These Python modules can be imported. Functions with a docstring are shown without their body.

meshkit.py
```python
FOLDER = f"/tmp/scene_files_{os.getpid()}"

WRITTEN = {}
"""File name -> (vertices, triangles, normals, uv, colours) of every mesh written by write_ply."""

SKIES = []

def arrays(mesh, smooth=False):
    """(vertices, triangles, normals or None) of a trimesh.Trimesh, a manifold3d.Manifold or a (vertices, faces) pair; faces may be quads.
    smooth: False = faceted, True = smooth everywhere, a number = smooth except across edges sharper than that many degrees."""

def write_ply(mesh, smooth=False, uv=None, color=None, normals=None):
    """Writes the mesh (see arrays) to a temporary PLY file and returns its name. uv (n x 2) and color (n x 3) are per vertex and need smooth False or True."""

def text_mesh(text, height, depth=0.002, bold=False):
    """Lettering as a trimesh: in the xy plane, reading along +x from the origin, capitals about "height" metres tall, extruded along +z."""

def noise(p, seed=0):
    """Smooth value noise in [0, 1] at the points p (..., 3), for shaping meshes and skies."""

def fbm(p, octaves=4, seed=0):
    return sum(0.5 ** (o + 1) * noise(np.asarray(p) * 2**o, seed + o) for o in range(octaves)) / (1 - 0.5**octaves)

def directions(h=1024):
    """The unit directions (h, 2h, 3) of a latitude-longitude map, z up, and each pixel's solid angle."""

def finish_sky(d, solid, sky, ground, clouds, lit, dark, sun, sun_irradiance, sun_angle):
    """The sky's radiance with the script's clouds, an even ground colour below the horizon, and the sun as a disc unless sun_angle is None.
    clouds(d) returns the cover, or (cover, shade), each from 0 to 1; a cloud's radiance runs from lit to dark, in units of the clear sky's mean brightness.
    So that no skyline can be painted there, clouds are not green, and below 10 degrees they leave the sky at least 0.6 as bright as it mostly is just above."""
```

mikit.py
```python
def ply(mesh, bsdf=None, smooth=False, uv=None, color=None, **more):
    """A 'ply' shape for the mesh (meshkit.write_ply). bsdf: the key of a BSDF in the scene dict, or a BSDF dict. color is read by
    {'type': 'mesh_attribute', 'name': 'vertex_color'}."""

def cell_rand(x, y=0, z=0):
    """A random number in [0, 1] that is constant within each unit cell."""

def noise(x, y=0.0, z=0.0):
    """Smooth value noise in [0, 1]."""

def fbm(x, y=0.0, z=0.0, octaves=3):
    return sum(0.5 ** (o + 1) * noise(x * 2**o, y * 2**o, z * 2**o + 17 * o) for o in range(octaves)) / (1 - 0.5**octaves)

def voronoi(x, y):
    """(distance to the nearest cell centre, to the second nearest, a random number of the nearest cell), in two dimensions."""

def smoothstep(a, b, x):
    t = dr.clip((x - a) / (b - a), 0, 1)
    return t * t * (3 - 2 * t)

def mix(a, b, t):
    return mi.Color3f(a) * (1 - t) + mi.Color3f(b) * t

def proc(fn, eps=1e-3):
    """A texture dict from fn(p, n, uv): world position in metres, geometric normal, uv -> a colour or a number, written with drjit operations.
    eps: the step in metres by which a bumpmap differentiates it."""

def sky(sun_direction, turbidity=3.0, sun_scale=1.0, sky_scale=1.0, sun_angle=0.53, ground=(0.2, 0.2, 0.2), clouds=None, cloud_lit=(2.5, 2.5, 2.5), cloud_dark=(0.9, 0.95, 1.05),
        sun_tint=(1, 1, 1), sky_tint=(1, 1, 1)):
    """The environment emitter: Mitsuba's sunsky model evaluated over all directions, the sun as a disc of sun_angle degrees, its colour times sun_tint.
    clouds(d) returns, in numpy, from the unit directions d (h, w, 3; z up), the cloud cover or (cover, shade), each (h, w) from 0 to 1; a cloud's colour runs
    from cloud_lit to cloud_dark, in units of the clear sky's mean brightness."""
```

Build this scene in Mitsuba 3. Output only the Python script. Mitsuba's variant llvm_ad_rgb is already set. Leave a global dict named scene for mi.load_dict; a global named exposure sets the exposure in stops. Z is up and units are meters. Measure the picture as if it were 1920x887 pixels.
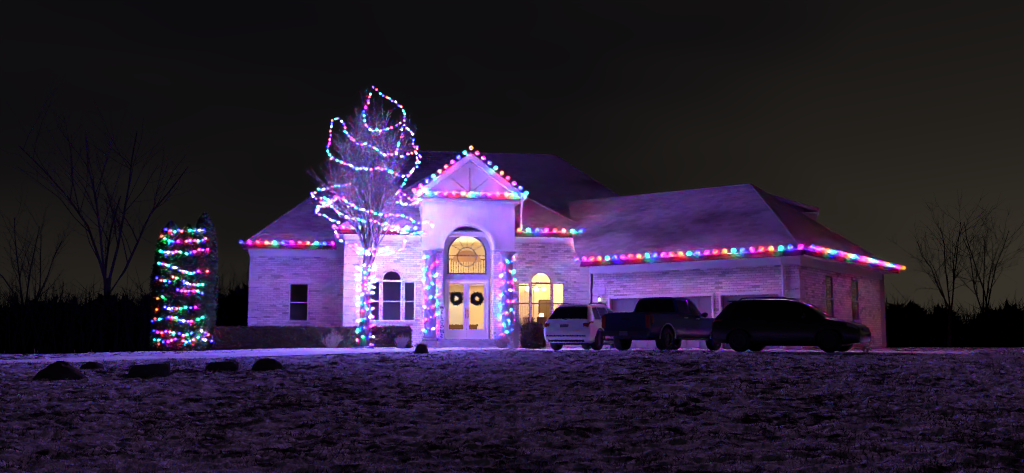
import math
import numpy as np
import trimesh
import drjit as dr
import mitsuba as mi
import mikit
import meshkit
from shapely.geometry import Polygon, Point, box as sbox
from shapely.ops import unary_union
from shapely import affinity

T = mi.ScalarTransform4f
scene, labels = {}, {}
exposure = 2.2

# ------------------------------------------------------------------ camera and sky
EYE, F, HOR = 0.35, 1850.0, 640.0                     # eye height, focal length and horizon row of the 1920 x 887 photograph
PIT = math.atan((HOR - 443.5) / F)
scene['camera'] = {'type': 'perspective', 'fov': 2 * math.degrees(math.atan(960 / F)), 'fov_axis': 'x', 'near_clip': 0.1, 'far_clip': 3000.0,
                   'to_world': T().look_at(origin=[0, 0, EYE], target=[0, math.cos(PIT), EYE + math.sin(PIT)], up=[0, 0, 1])}


def night_clouds(d):
    el = np.degrees(np.arcsin(np.clip(d[..., 2], 0, 1)))
    n = meshkit.fbm(np.stack([d[..., 0] * 2.2, d[..., 1] * 2.2, d[..., 2] * 5], -1) + 7, 4, seed=3)
    glow = np.exp(-el / 8.0) * np.maximum(0.55 + 0.62 * d[..., 0], 0.12) * (0.5 + 1.1 * np.clip((n - 0.32) / 0.36, 0, 1)) + 0.035 * np.clip((n - 0.36) / 0.3, 0, 1)
    return 1.0, 1 - np.clip(glow * 1.25, 0, 1)


scene['sky'] = {**mikit.sky((0.25, 0.9, 0.66), sun_scale=0.050, sun_tint=(0.72, 0.40, 1.60), sky_scale=0.0112, sun_angle=10, clouds=night_clouds, cloud_lit=(8.6, 7.3, 5.2), cloud_dark=(0.72, 0.66, 1.0), ground=(0.1, 0.1, 0.1)),
                'sampling_weight': 500.0}

# ------------------------------------------------------------------ helpers


def numbered(name):
    if name not in scene and name not in taken:
        taken.add(name)
        return name
    k = 1
    while f'{name}_{k:03d}' in taken:
        k += 1
    taken.add(f'{name}_{k:03d}')
    return f'{name}_{k:03d}'


taken = set()


def put(name, mesh, bsdf, M=None, smooth=False, parent=None, **more):
    key = numbered(f'{parent}__{name}' if parent else name)
    d = mikit.ply(mesh, bsdf, smooth=smooth, **more) if not isinstance(mesh, dict) else dict(mesh)
    if M is not None:
        d['to_world'] = T(np.asarray(M, float))
    scene[key] = d
    return key


def thing(name, label, cat, group=None):
    key = numbered(name)
    tag(key, label, cat, group)
    return key


def tag(key, label=None, cat=None, group=None, kind=None):
    labels[key] = {k: v for k, v in dict(label=label, category=cat, group=group, kind=kind).items() if v}


def struct(name, mesh, bsdf, label=None, **k):
    key = put(name, mesh, bsdf, **k)
    tag(key, label, None, None, 'structure')
    return key


class Frame:
    """A local frame: u along a facade to the right, v into the building, z up."""
    def __init__(s, o, deg):
        r = math.radians(deg)
        s.u, s.v = np.array([math.cos(r), math.sin(r), 0]), np.array([-math.sin(r), math.cos(r), 0])
        s.M = np.eye(4)
        s.M[:3, 0], s.M[:3, 1], s.M[:3, 3] = s.u, s.v, o

    def p(s, u, v, z):
        return s.M[:3, 3] + u * s.u + v * s.v + np.array([0, 0, z])


H = Frame([-2.0, 46.2, 0], 9)          # the house, origin in the middle of the porch front
G = Frame([11.26, 38.0, 0], -36)       # the garage wing, origin at its front right eave corner


def bx(u0, u1, v0, v1, z0, z1):
    return trimesh.creation.box(extents=(u1 - u0, v1 - v0, z1 - z0)).apply_translation(((u0 + u1) / 2, (v0 + v1) / 2, (z0 + z1) / 2))


def cat(ms):
    return trimesh.util.concatenate(list(ms))


def pan(poly, v, t):
    """A polygon in the (u, z) plane as a slab from v to v + t."""
    polys = getattr(poly, 'geoms', [poly])
    m = cat(trimesh.creation.extrude_polygon(g, t, engine='earcut') for g in polys if g.area > 1e-6)
    m.apply_transform([[1, 0, 0, 0], [0, 0, -1, v + t], [0, 1, 0, 0], [0, 0, 0, 1]])
    return m


def pan_side(poly, u, t):
    """A polygon in the (v, z) plane as a slab from u to u + t."""
    polys = getattr(poly, 'geoms', [poly])
    m = cat(trimesh.creation.extrude_polygon(g, t, engine='earcut') for g in polys if g.area > 1e-6)
    m.apply_transform([[0, 0, 1, u], [1, 0, 0, 0], [0, 1, 0, 0], [0, 0, 0, 1]])
    return m


def arch(c, zs, r, z0, n=28):
    a = np.linspace(0, math.pi, n)
    return Polygon([(c + r, z0)] + [(c + r * math.cos(t), zs + r * math.sin(t)) for t in a] + [(c - r, z0)])


def tube(pts, rad, sides=6):
    p = np.asarray(pts, float)
    t = np.gradient(p, axis=0)
    t /= np.linalg.norm(t, axis=1, keepdims=True) + 1e-12
    a = np.cross(t, np.where(np.abs(t[:, 2:]) < 0.9, [0, 0, 1.0], [1.0, 0, 0]))
    a /= np.linalg.norm(a, axis=1, keepdims=True) + 1e-12
    b, ang = np.cross(t, a), np.arange(sides) * 2 * np.pi / sides
    v = p[:, None] + np.broadcast_to(rad, (len(p),))[:, None, None] * (np.cos(ang)[None, :, None] * a[:, None] + np.sin(ang)[None, :, None] * b[:, None])
    i, j = np.meshgrid(np.arange(len(p) - 1), np.arange(sides), indexing='ij')
    q = np.stack([i * sides + j, i * sides + (j + 1) % sides, (i + 1) * sides + (j + 1) % sides, (i + 1) * sides + j], -1).reshape(-1, 4)
    return v.reshape(-1, 3), np.vstack([q[:, [0, 1, 2]], q[:, [0, 2, 3]]])


def tubes(items, sides=4):
    vs, fs, at = [], [], 0
    for pts, rad in items:
        v, f = tube(pts, rad, sides)
        vs.append(v)
        fs.append(f + at)
        at += len(v)
    return trimesh.Trimesh(np.vstack(vs), np.vstack(fs), process=False)


def revolve(profile, n=24):
    return trimesh.creation.revolve(np.array(profile, float), sections=n)


def at(px, py, Y):
    """The point at world depth Y that the photograph shows at pixel (px, py)."""
    a, b = (px - 960) / F, (443.5 - py) / F
    d = np.array([a, math.cos(PIT) - b * math.sin(PIT), math.sin(PIT) + b * math.cos(PIT)])
    return np.array([0, 0, EYE]) + d * (Y / d[1])


def tri_soup(c, n, size, rng, stretch=1.6):
    """One leaf-like triangle at every centre c, facing roughly n."""
    k = len(c)
    r = rng.normal(size=(k, 3))
    a = np.cross(n, r)
    a /= np.linalg.norm(a, axis=1, keepdims=True) + 1e-9
    b = np.cross(n, a)
    s = (size * rng.uniform(0.6, 1.4, k))[:, None]
    v = np.stack([c - a * s * 0.4, c + a * s * 0.4, c + b * s * stretch * 0.8 + n * s * 0.3], 1)
    return trimesh.Trimesh(v.reshape(-1, 3), np.arange(3 * k).reshape(-1, 3), process=False)


# ------------------------------------------------------------------ materials
def rgb(*c):
    return {'type': 'rgb', 'value': list(c)}


def diffuse(name, c):
    scene[name] = {'type': 'twosided', 'bsdf': {'type': 'diffuse', 'reflectance': c if isinstance(c, dict) else rgb(*c)}}


def principled(name, c, rough=0.5, metal=0.0, **k):
    scene[name] = {'type': 'twosided', 'bsdf': {'type': 'principled', 'base_color': c if isinstance(c, dict) else rgb(*c), 'roughness': rough, 'metallic': metal, **k}}


cr, fbm, nz, sst, mix = mikit.cell_rand, mikit.fbm, mikit.noise, mikit.smoothstep, mikit.mix


def brick_fn(fr, dark, light, joint):
    u, v = [mi.Vector3f(*map(float, x)) for x in (fr.u, fr.v)]

    def fn(p, n, uv):
        q = mi.Vector3f(p)
        front = dr.abs(dr.dot(n, v)) > dr.abs(dr.dot(n, u))
        s = dr.select(front, dr.dot(q, u), dr.dot(q, v))
        row = dr.floor(p.z / 0.10)
        s = s / 0.32 + 0.5 * (row - 2 * dr.floor(row / 2))
        col = dr.floor(s)
        fs, fz = s - col, p.z / 0.10 - row
        r, r2 = cr(col, row, 3), cr(col, row, 11)
        c = mix(dark, light, 0.35 + 0.65 * r)
        c = mix(c, mi.Color3f(0.15, 0.12, 0.115), sst(0.90, 0.94, r2) * 0.7)
        c = c * (0.88 + 0.22 * fbm(q.x * 0.9, q.y * 0.9, q.z * 1.3, 3))
        j = dr.maximum(sst(0.72, 0.84, fz), sst(0.92, 0.96, fs))
        return mix(c, joint, j * 0.9)
    return mikit.proc(fn)


diffuse('brick', brick_fn(H, (0.33, 0.29, 0.28), (0.70, 0.64, 0.61), (0.29, 0.26, 0.26)))
diffuse('garage_brick', brick_fn(G, (0.33, 0.27, 0.25), (0.74, 0.64, 0.60), (0.29, 0.25, 0.245)))
diffuse('quoin_stone', mikit.proc(lambda p, n, uv: mi.Color3f(0.58, 0.54, 0.53) * (0.6 + 0.65 * fbm(p.x * 4, p.y * 4, p.z * 9, 4))))
diffuse('stucco', mikit.proc(lambda p, n, uv: mi.Color3f(0.60, 0.57, 0.56) * (0.68 + 0.3 * fbm(p.x * 1.2, p.y * 1.2, p.z * 0.9, 4) + 0.22 * fbm(p.x * 7, p.y * 7, p.z * 1.2, 3))))
principled('trim', mikit.proc(lambda p, n, uv: mi.Color3f(0.62, 0.60, 0.60) * (0.88 + 0.16 * fbm(p.x * 3, p.y * 3, p.z * 3, 3))), 0.45)
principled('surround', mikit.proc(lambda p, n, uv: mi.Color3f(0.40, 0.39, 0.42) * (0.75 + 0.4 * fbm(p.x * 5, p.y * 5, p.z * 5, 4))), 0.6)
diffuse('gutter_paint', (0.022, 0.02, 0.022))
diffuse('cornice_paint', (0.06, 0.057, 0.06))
diffuse('groove_paint', (0.13, 0.12, 0.13))
principled('rake_paint', (0.33, 0.32, 0.33), 0.5)
principled('dark_frame', (0.10, 0.09, 0.10), 0.45)
diffuse('column_stone', mikit.proc(lambda p, n, uv: mi.Color3f(0.20, 0.19, 0.21) * (0.7 + 0.5 * fbm(p.x * 5, p.y * 5, p.z * 5, 4))))
principled('door_paint', (0.55, 0.53, 0.54), 0.4)
diffuse('room_wall', mikit.proc(lambda p, n, uv: mi.Color3f(0.76, 0.66, 0.46) * (0.85 + 0.2 * fbm(p.x * 1.5, p.y * 1.5, p.z * 1.5, 3))))
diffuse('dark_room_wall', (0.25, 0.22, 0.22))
diffuse('drape', mikit.proc(lambda p, n, uv: mi.Color3f(0.75, 0.60, 0.38) * (0.6 + 0.5 * fbm(p.x * 14, p.y * 14, 0, 2))))
diffuse('dark_wood', (0.11, 0.06, 0.035))
diffuse('bronze', (0.16, 0.11, 0.06))
principled('garage_door_paint', mikit.proc(lambda p, n, uv: mi.Color3f(0.20, 0.19, 0.20) * (0.85 + 0.2 * fbm(p.x * 3, p.y * 3, p.z * 2, 3))), 0.5)
scene['amber_glass'] = {'type': 'principledthin', 'base_color': rgb(0.45, 0.32, 0.16), 'roughness': 0.5, 'diff_trans': 1.5}
scene['pane_glass'] = {'type': 'thindielectric', 'int_ior': 1.5}


def shingle_fn(fr):
    u, v = [mi.Vector3f(*map(float, x)) for x in (fr.u, fr.v)]

    def fn(p, n, uv):
        q = mi.Vector3f(p)
        a, b = dr.dot(q, u), dr.dot(q, v)
        s = dr.select(dr.abs(dr.dot(n, u)) > dr.abs(dr.dot(n, v)), b, a)
        row = dr.floor(p.z / 0.13)
        r = cr(dr.floor(s / 0.31 + cr(row, 5, 1) * 7), row, 2)
        frost = sst(0.08, 0.55, fbm(a * 0.35 + 3, b * 0.35, p.z * 0.5, 3)) * (0.7 + 0.4 * r)
        c = mi.Color3f(0.085, 0.075, 0.08) * (0.6 + 0.8 * r)
        return mix(c, mi.Color3f(0.36, 0.32, 0.38), frost * 0.85)
    return mikit.proc(fn)


diffuse('shingle', shingle_fn(H))
diffuse('garage_shingle', shingle_fn(G))
diffuse('ridge_shingle', (0.24, 0.22, 0.23))
diffuse('bark', mikit.proc(lambda p, n, uv: mi.Color3f(0.07, 0.06, 0.06) * (0.5 + 0.9 * fbm(p.x * 16, p.y * 16, p.z * 4, 3))))
diffuse('twig', (0.15, 0.135, 0.14))
diffuse('far_bark', (0.035, 0.03, 0.028))
diffuse('faint_bark', (0.045, 0.04, 0.04))
diffuse('far_wood', (0.012, 0.011, 0.01))
diffuse('evergreen', mikit.proc(lambda p, n, uv: mix((0.028, 0.045, 0.02), (0.07, 0.105, 0.05), fbm(p.x * 3, p.y * 3, p.z * 3, 3))))
diffuse('hedge_leaf', mikit.proc(lambda p, n, uv: mix((0.03, 0.025, 0.015), (0.085, 0.065, 0.04), fbm(p.x * 4, p.y * 4, p.z * 4, 3))))
diffuse('dry_stem', (0.26, 0.22, 0.19))
diffuse('wreath_leaf', (0.02, 0.032, 0.016))
principled('cord', (0.02, 0.03, 0.02), 0.5)
principled('bulb_plastic', (0.3, 0.3, 0.3), 0.3)


def rock_fn(p, n, uv):
    c = mi.Color3f(0.10, 0.09, 0.085) * (0.5 + 0.9 * fbm(p.x * 6, p.y * 6, p.z * 6, 4))
    return mix(c, mi.Color3f(0.62, 0.62, 0.66), sst(0.55, 0.85, n.z) * sst(0.35, 0.55, fbm(p.x * 3, p.y * 3, p.z * 3, 3)))


diffuse('rock', mikit.proc(rock_fn))
diffuse('dark_rock', mikit.proc(lambda p, n, uv: mi.Color3f(0.10, 0.085, 0.08) * (0.5 + 0.9 * fbm(p.x * 6, p.y * 6, p.z * 6, 4))))


def lawn_fn(p, n, uv):
    big = fbm(p.x * 0.23 + 11, p.y * 0.23, 0, 4)
    mid = fbm(p.x * 3.0, p.y * 4.2, 3, 4)
    fine = fbm(p.x * 9, p.y * 14, 8, 3)
    frost = sst(0.38, 0.58, 0.26 * big + 0.48 * mid + 0.32 * fine)
    soil = mix((0.018, 0.014, 0.012), (0.05, 0.042, 0.03), fine)
    return mix(soil, mi.Color3f(0.70, 0.68, 0.74), frost * 0.9)


diffuse('frosted_lawn', mikit.proc(lawn_fn))
diffuse('grass_blade', mikit.proc(lambda p, n, uv: mix((0.05, 0.042, 0.028), (0.68, 0.66, 0.72), sst(0.40, 0.60, fbm(p.x * 1.3, p.y * 1.9, 5, 4)))))
diffuse('snowy_drive', mikit.proc(lambda p, n, uv: mix((0.50, 0.49, 0.51), (0.80, 0.79, 0.82), sst(0.28, 0.6, 0.6 * fbm(p.x * 0.8, p.y * 1.6, 2, 4) + 0.4 * fbm(p.x * 6, p.y * 9, 2, 3)))))
diffuse('stone_step', mikit.proc(lambda p, n, uv: mi.Color3f(0.36, 0.34, 0.33) * (0.6 + 0.7 * fbm(p.x * 5, p.y * 5, p.z * 9, 4))))
diffuse('mulch', mikit.proc(lambda p, n, uv: mix((0.05, 0.035, 0.03), (0.5, 0.48, 0.5), sst(0.5, 0.66, fbm(p.x * 4, p.y * 5, p.z * 5, 4)))))
principled('sign_board', (0.55, 0.53, 0.52), 0.6)
principled('sign_ink', (0.03, 0.025, 0.03), 0.6)
principled('white_paint', (0.80, 0.79, 0.80), 0.2, clearcoat=0.8, clearcoat_gloss=0.95)
principled('blue_paint', (0.008, 0.016, 0.075), 0.12, clearcoat=1.0, clearcoat_gloss=0.97)
principled('black_paint', (0.006, 0.006, 0.008), 0.12, clearcoat=1.0, clearcoat_gloss=0.97)
principled('car_glass', (0.006, 0.006, 0.008), 0.06, specular=0.6)
principled('black_plastic', (0.015, 0.015, 0.016), 0.6)
principled('tyre_rubber', (0.015, 0.015, 0.015), 0.8)
principled('alloy', (0.22, 0.22, 0.23), 0.35, 0.8)
principled('dark_alloy', (0.04, 0.04, 0.045), 0.4, 0.6)
principled('chrome', (0.6, 0.6, 0.62), 0.15, 1.0)
principled('tail_lens', (0.28, 0.012, 0.015), 0.12, clearcoat=1.0)
principled('head_lens', (0.35, 0.36, 0.38), 0.1, clearcoat=1.0)
principled('plate', (0.12, 0.12, 0.14), 0.4)

# ------------------------------------------------------------------ ground
DRIVE_L = Polygon([(-40, 19.0), (-24, 25.4), (-15.5, 29.2), (-10, 32.0), (-5.5, 35.0), (-2.5, 36.9), (0, 36.2), (3.0, 33.4), (5.6, 30.2), (9.5, 29.2), (13.2, 29.4), (14.8, 31.5), (12.4, 36.6),
                   (10.9, 38.3), (3.2, 43.9), (1.2, 43.0), (-0.3, 42.2), (-2.2, 41.8), (-3.8, 40.3), (-6.5, 38.6), (-10.5, 35.6), (-16.5, 32.5), (-25, 28.6), (-42, 22.5)]).buffer(0.4).buffer(-0.4)


def crest(x):
    t = np.clip((x + 4) / 9.0, 0, 1)
    return 37.0 - 7.2 * t * t * (3 - 2 * t)


def zg(x, y):
    x, y = np.asarray(x, float), np.asarray(y, float)
    yc = crest(x)
    t = np.clip((yc - y) / (yc - 11.5), 0, 1.6)
    return -1.27 * np.where(t < 1, t ** 1.12, 1 + 0.2 * (t - 1)) + 0.02 * np.sin(x * 0.35) * np.clip(t * 3, 0, 1) - 0.30 * np.clip((-x - 9) / 12, 0, 1.2) * np.clip((y - 26) / 14, 0, 1)


def grid_mesh(X, Y, Z):
    r, c = X.shape
    i = np.arange(r * c).reshape(r, c)
    q = np.stack([i[:-1, :-1], i[:-1, 1:], i[1:, 1:], i[1:, :-1]], -1).reshape(-1, 4)
    return trimesh.Trimesh(np.stack([X, Y, Z], -1).reshape(-1, 3), np.vstack([q[:, [0, 1, 2]], q[:, [0, 2, 3]]]), process=False)


def drive_mask(x, y, poly, soft=0.35):
    import shapely
    pts = shapely.points(x.ravel(), y.ravel())
    d = shapely.distance(pts, poly)
    d = np.where(d > 0, d, -shapely.distance(pts, poly.boundary))
    return np.clip(d / soft, 0, 1).reshape(x.shape), d.reshape(x.shape)


def tufts(x, y):
    a = meshkit.fbm(np.stack([x / 0.42, y / 0.24, x * 0 + 1], -1), 3, seed=5)
    b = meshkit.fbm(np.stack([x / 0.13, y / 0.08, x * 0 + 4], -1), 2, seed=9)
    c = meshkit.fbm(np.stack([x / 2.4, y / 2.4, x * 0 + 2], -1), 3, seed=2)
    ridge = 1 - np.abs(2 * a - 1)
    return 0.095 * (ridge ** 2 - 0.4) + 0.045 * (b - 0.5) + 0.08 * (c - 0.5)


ys = [5.0]
while ys[-1] < 48:
    ys.append(ys[-1] * 1.0043)
ys = np.array(ys)
s = np.linspace(-1, 1, 760)
Yg = np.repeat(ys[:, None], len(s), 1)
Xg = s[None, :] * (0.60 * Yg + 2.5)
keep, dd = drive_mask(Xg, Yg, DRIVE_L)
Zg = zg(Xg, Yg) + tufts(Xg, Yg) * keep - 0.06 * (1 - keep)
struct('lawn', grid_mesh(Xg, Yg, Zg), 'frosted_lawn', 'frosted brown lawn sloping up to the house', smooth=True)
# the ground around and beyond the lawn
ax = np.concatenate([np.linspace(-900, -60, 15), np.linspace(-55, 55, 60), np.linspace(60, 900, 15)])
ay = np.concatenate([np.linspace(-300, 0, 8), np.linspace(2, 90, 60), np.linspace(95, 1500, 18)])
Xb, Yb = np.meshgrid(ax, ay)
inside = (np.abs(Xb) < 0.60 * Yb + 0.6) & (Yb > 5.5) & (Yb < 47)
struct('ground', grid_mesh(Xb, Yb, zg(Xb, Yb) - 0.02 - 0.25 * inside), 'frosted_lawn', 'frosted field around the house', smooth=True)
# driveway sheet following the ground
dx, dy = np.meshgrid(np.arange(-41, 15.5, 0.22), np.arange(18, 45, 0.22))
_, dd = drive_mask(dx, dy, DRIVE_L)
g = grid_mesh(dx, dy, zg(dx, dy) + 0.012 + 0.014 * (meshkit.fbm(np.stack([dx * 1.2, dy * 1.2, dx * 0], -1), 3, seed=8) - 0.5))
okv = (dd.ravel() < 0.08)
g.update_faces(okv[g.faces].all(1))
g.remove_unreferenced_vertices()
struct('driveway', g, 'snowy_drive', 'thinly snow covered driveway', smooth=True)

rng = np.random.default_rng(21)
# grass blades standing in the nearer lawn
nb = 150000
by = 9.5 * (33 / 9.5) ** rng.random(nb)
bx_ = rng.uniform(-1, 1, nb) * (0.55 * by + 1.0)
k_, _ = drive_mask(bx_, by, DRIVE_L)
sel = k_ > 0.9
bxx, byy = bx_[sel], by[sel]
tz = tufts(bxx, byy)
sel = rng.random(len(bxx)) < np.clip((tz + 0.05) / 0.09, 0.1, 1)
bxx, byy, tz = bxx[sel], byy[sel], tz[sel]
base = np.stack([bxx, byy, zg(bxx, byy) + tz - 0.01], -1)
nb = len(base)
ang = rng.uniform(0, 2 * np.pi, nb)
side = np.stack([np.cos(ang), np.sin(ang), 0 * ang], -1) * rng.uniform(0.004, 0.009, nb)[:, None] * (0.5 + byy / 18)[:, None]
lean = np.stack([rng.normal(0, 0.05, nb), rng.normal(0, 0.05, nb), rng.uniform(0.025, 0.085, nb)], -1)
v = np.stack([base - side, base + side, base + lean], 1).reshape(-1, 3)
key = put('grass', trimesh.Trimesh(v, np.arange(3 * nb).reshape(-1, 3), process=False), 'grass_blade')
tag(key, 'frosty dead grass blades standing in the lawn', 'grass', kind='stuff')

# ------------------------------------------------------------------ house
house = thing('brick_house', 'large pale brick house with arched entry gable, hip roofs and angled garage wing', 'house')


def hp(name, mesh, bsdf, smooth=False, parent=None, fr=H):
    return put(name, mesh, bsdf, fr.M, smooth, parent or house)


# --- walls
ww = dict(c=-8.26, u0=-8.77, u1=-7.75, z0=1.4, z1=3.45)
main_front_l = Polygon([(-10.85, 0), (-5.5, 0), (-5.5, 5.3), (-10.85, 5.3)]).difference(sbox(ww['u0'], ww['z0'], ww['u1'], ww['z1']))
wall_wing = hp('wall', pan(main_front_l, 8.1, 0.3), 'brick')
hp('wall', bx(5.72, 13.8, 8.1, 8.4, 0, 5.3), 'brick')
hp('wall', bx(-10.85, -10.55, 8.4, 21.0, 0, 5.3), 'brick')
hp('wall', bx(13.5, 13.8, 8.4, 21.0, 0, 5.3), 'brick')
hp('wall', bx(-10.55, 13.5, 20.7, 21.0, 0, 5.3), 'brick')
LWc, RWc = -3.555, 3.675
lw = unary_union([sbox(-4.64, 1.3, -4.10, 3.2), arch(LWc, 3.26, 0.475, 1.3), sbox(-2.99, 1.3, -2.44, 3.2)])
rw = unary_union([sbox(2.55, 1.1, 3.10, 3.17), arch(RWc, 3.2, 0.50, 1.1), sbox(4.25, 1.1, 4.82, 3.17)])
wall_l = hp('wall', pan(Polygon([(-5.8, 0), (-2.0, 0), (-2.0, 5.4), (-5.8, 5.4)]).difference(lw), 1.3, 0.3), 'brick')
wall_r = hp('wall', pan(Polygon([(2.0, 0), (6.02, 0), (6.02, 5.36), (2.0, 5.36)]).difference(rw), 1.3, 0.3), 'brick')
hp('wall', bx(-5.8, -5.5, 1.6, 8.1, 0, 5.4), 'brick')
hp('wall', bx(5.72, 6.02, 1.6, 8.1, 0, 5.36), 'brick')
# entry: brick jambs, stucco upper wall with the arch, recess lining
hp('wall', bx(-2.12, -1.22, 0.32, 1.30, 0, 4.64), 'brick')
hp('wall', bx(1.18, 2.06, 0.32, 1.30, 0, 4.64), 'brick')
AC = -0.02
st = sbox(-2.21, 4.66, 2.15, 7.02).difference(arch(AC, 4.65, 1.17, 4.0))
hp('stucco_wall', pan(st, 0.0, 0.55), 'stucco')
hp('stucco_wall', bx(-2.21, -1.91, 0.55, 7.0, 5.4, 7.02), 'stucco')
hp('stucco_wall', bx(1.85, 2.15, 0.55, 7.0, 5.4, 7.02), 'stucco')
hp('arch_moulding', pan(arch(AC, 4.66, 1.40, 4.66).difference(arch(AC, 4.65, 1.20, 4.0)), -0.06, 0.057), 'stucco')
hp('arch_moulding', pan(arch(AC, 4.66, 1.27, 4.66).difference(arch(AC, 4.65, 1.205, 4.0)), -0.10, 0.04), 'trim')
hp('keystone', pan(Polygon([(AC - 0.07, 5.84), (AC + 0.07, 5.84), (AC + 0.11, 6.16), (AC - 0.11, 6.16)]), -0.13, 0.07), 'stucco')
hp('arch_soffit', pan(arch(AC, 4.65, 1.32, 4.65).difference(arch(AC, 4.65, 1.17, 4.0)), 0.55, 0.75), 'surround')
for u in (-0.86, 0.82):
    hp('stucco_joint', bx(u - 0.03, u + 0.03, -0.025, 0.0, 5.95, 6.88), 'stucco')
for u in (-2.06, 1.98):
    hp('cap_moulding', bx(u - 0.42, u + 0.5, -0.07, 0.3, 4.58, 4.70) if u < 0 else bx(u - 0.5, u + 0.42, -0.07, 0.3, 4.58, 4.70), 'trim')
# recess wall with transom opening and door opening
TR, DR_ = arch(0.02, 4.53, 0.94, 3.56), sbox(-0.95, 0.50, 0.99, 3.20)
lin = unary_union([arch(AC, 4.65, 1.17, 0.45)]).difference(TR).difference(DR_)
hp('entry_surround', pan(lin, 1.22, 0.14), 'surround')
ring = TR.difference(arch(0.02, 4.53, 0.88, 3.62))
tw = hp('transom_window', pan(ring, 1.17, 0.13), 'dark_frame')
mun = []
for a in np.radians([30, 60, 90, 120, 150]):
    mun.append(pan(affinity.rotate(sbox(0.30, -0.011, 0.89, 0.011), math.degrees(a), origin=(0, 0)), 1.19, 0.03).apply_translation((0.02, 0, 4.53)))
for i, m in enumerate(mun):
    hp('muntin', m, 'dark_frame', parent=tw)
hp('muntin', bx(-0.87, 0.91, 1.19, 1.22, 4.44, 4.475), 'dark_frame', parent=tw)
hp('pane', pan(arch(0.02, 4.53, 0.885, 3.61), 1.235, 0.004), 'pane_glass', parent=tw)
# double door
door_parts = []
for k, (a, b, g0, g1) in enumerate([(-0.93, 0.015, -0.83, -0.14), (0.025, 0.97, 0.14, 0.85)]):
    leaf = sbox(a, 0.53, b, 3.17).difference(sbox(g0, 0.92, g1, 3.08))
    d_ = hp('front_door', pan(leaf, 1.20, 0.06), 'door_paint')
    hp('pane', bx(g0 - 0.01, g1 + 0.01, 1.235, 1.239, 0.91, 3.09), 'pane_glass', parent=d_)
    gb = pan(sbox(g0 - 0.04, 0.88, g1 + 0.04, 3.12).difference(sbox(g0, 0.92, g1, 3.08)), 1.185, 0.014)
    hp('glass_bead', gb, 'trim', parent=d_)
    hu = b - 0.05 if k == 0 else a + 0.05
    hp('handle', tubes([([(hu, 1.19, 1.45), (hu, 1.13, 1.50), (hu, 1.13, 1.86), (hu, 1.19, 1.9)], 0.014)], 8), 'bronze', parent=d_)
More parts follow.
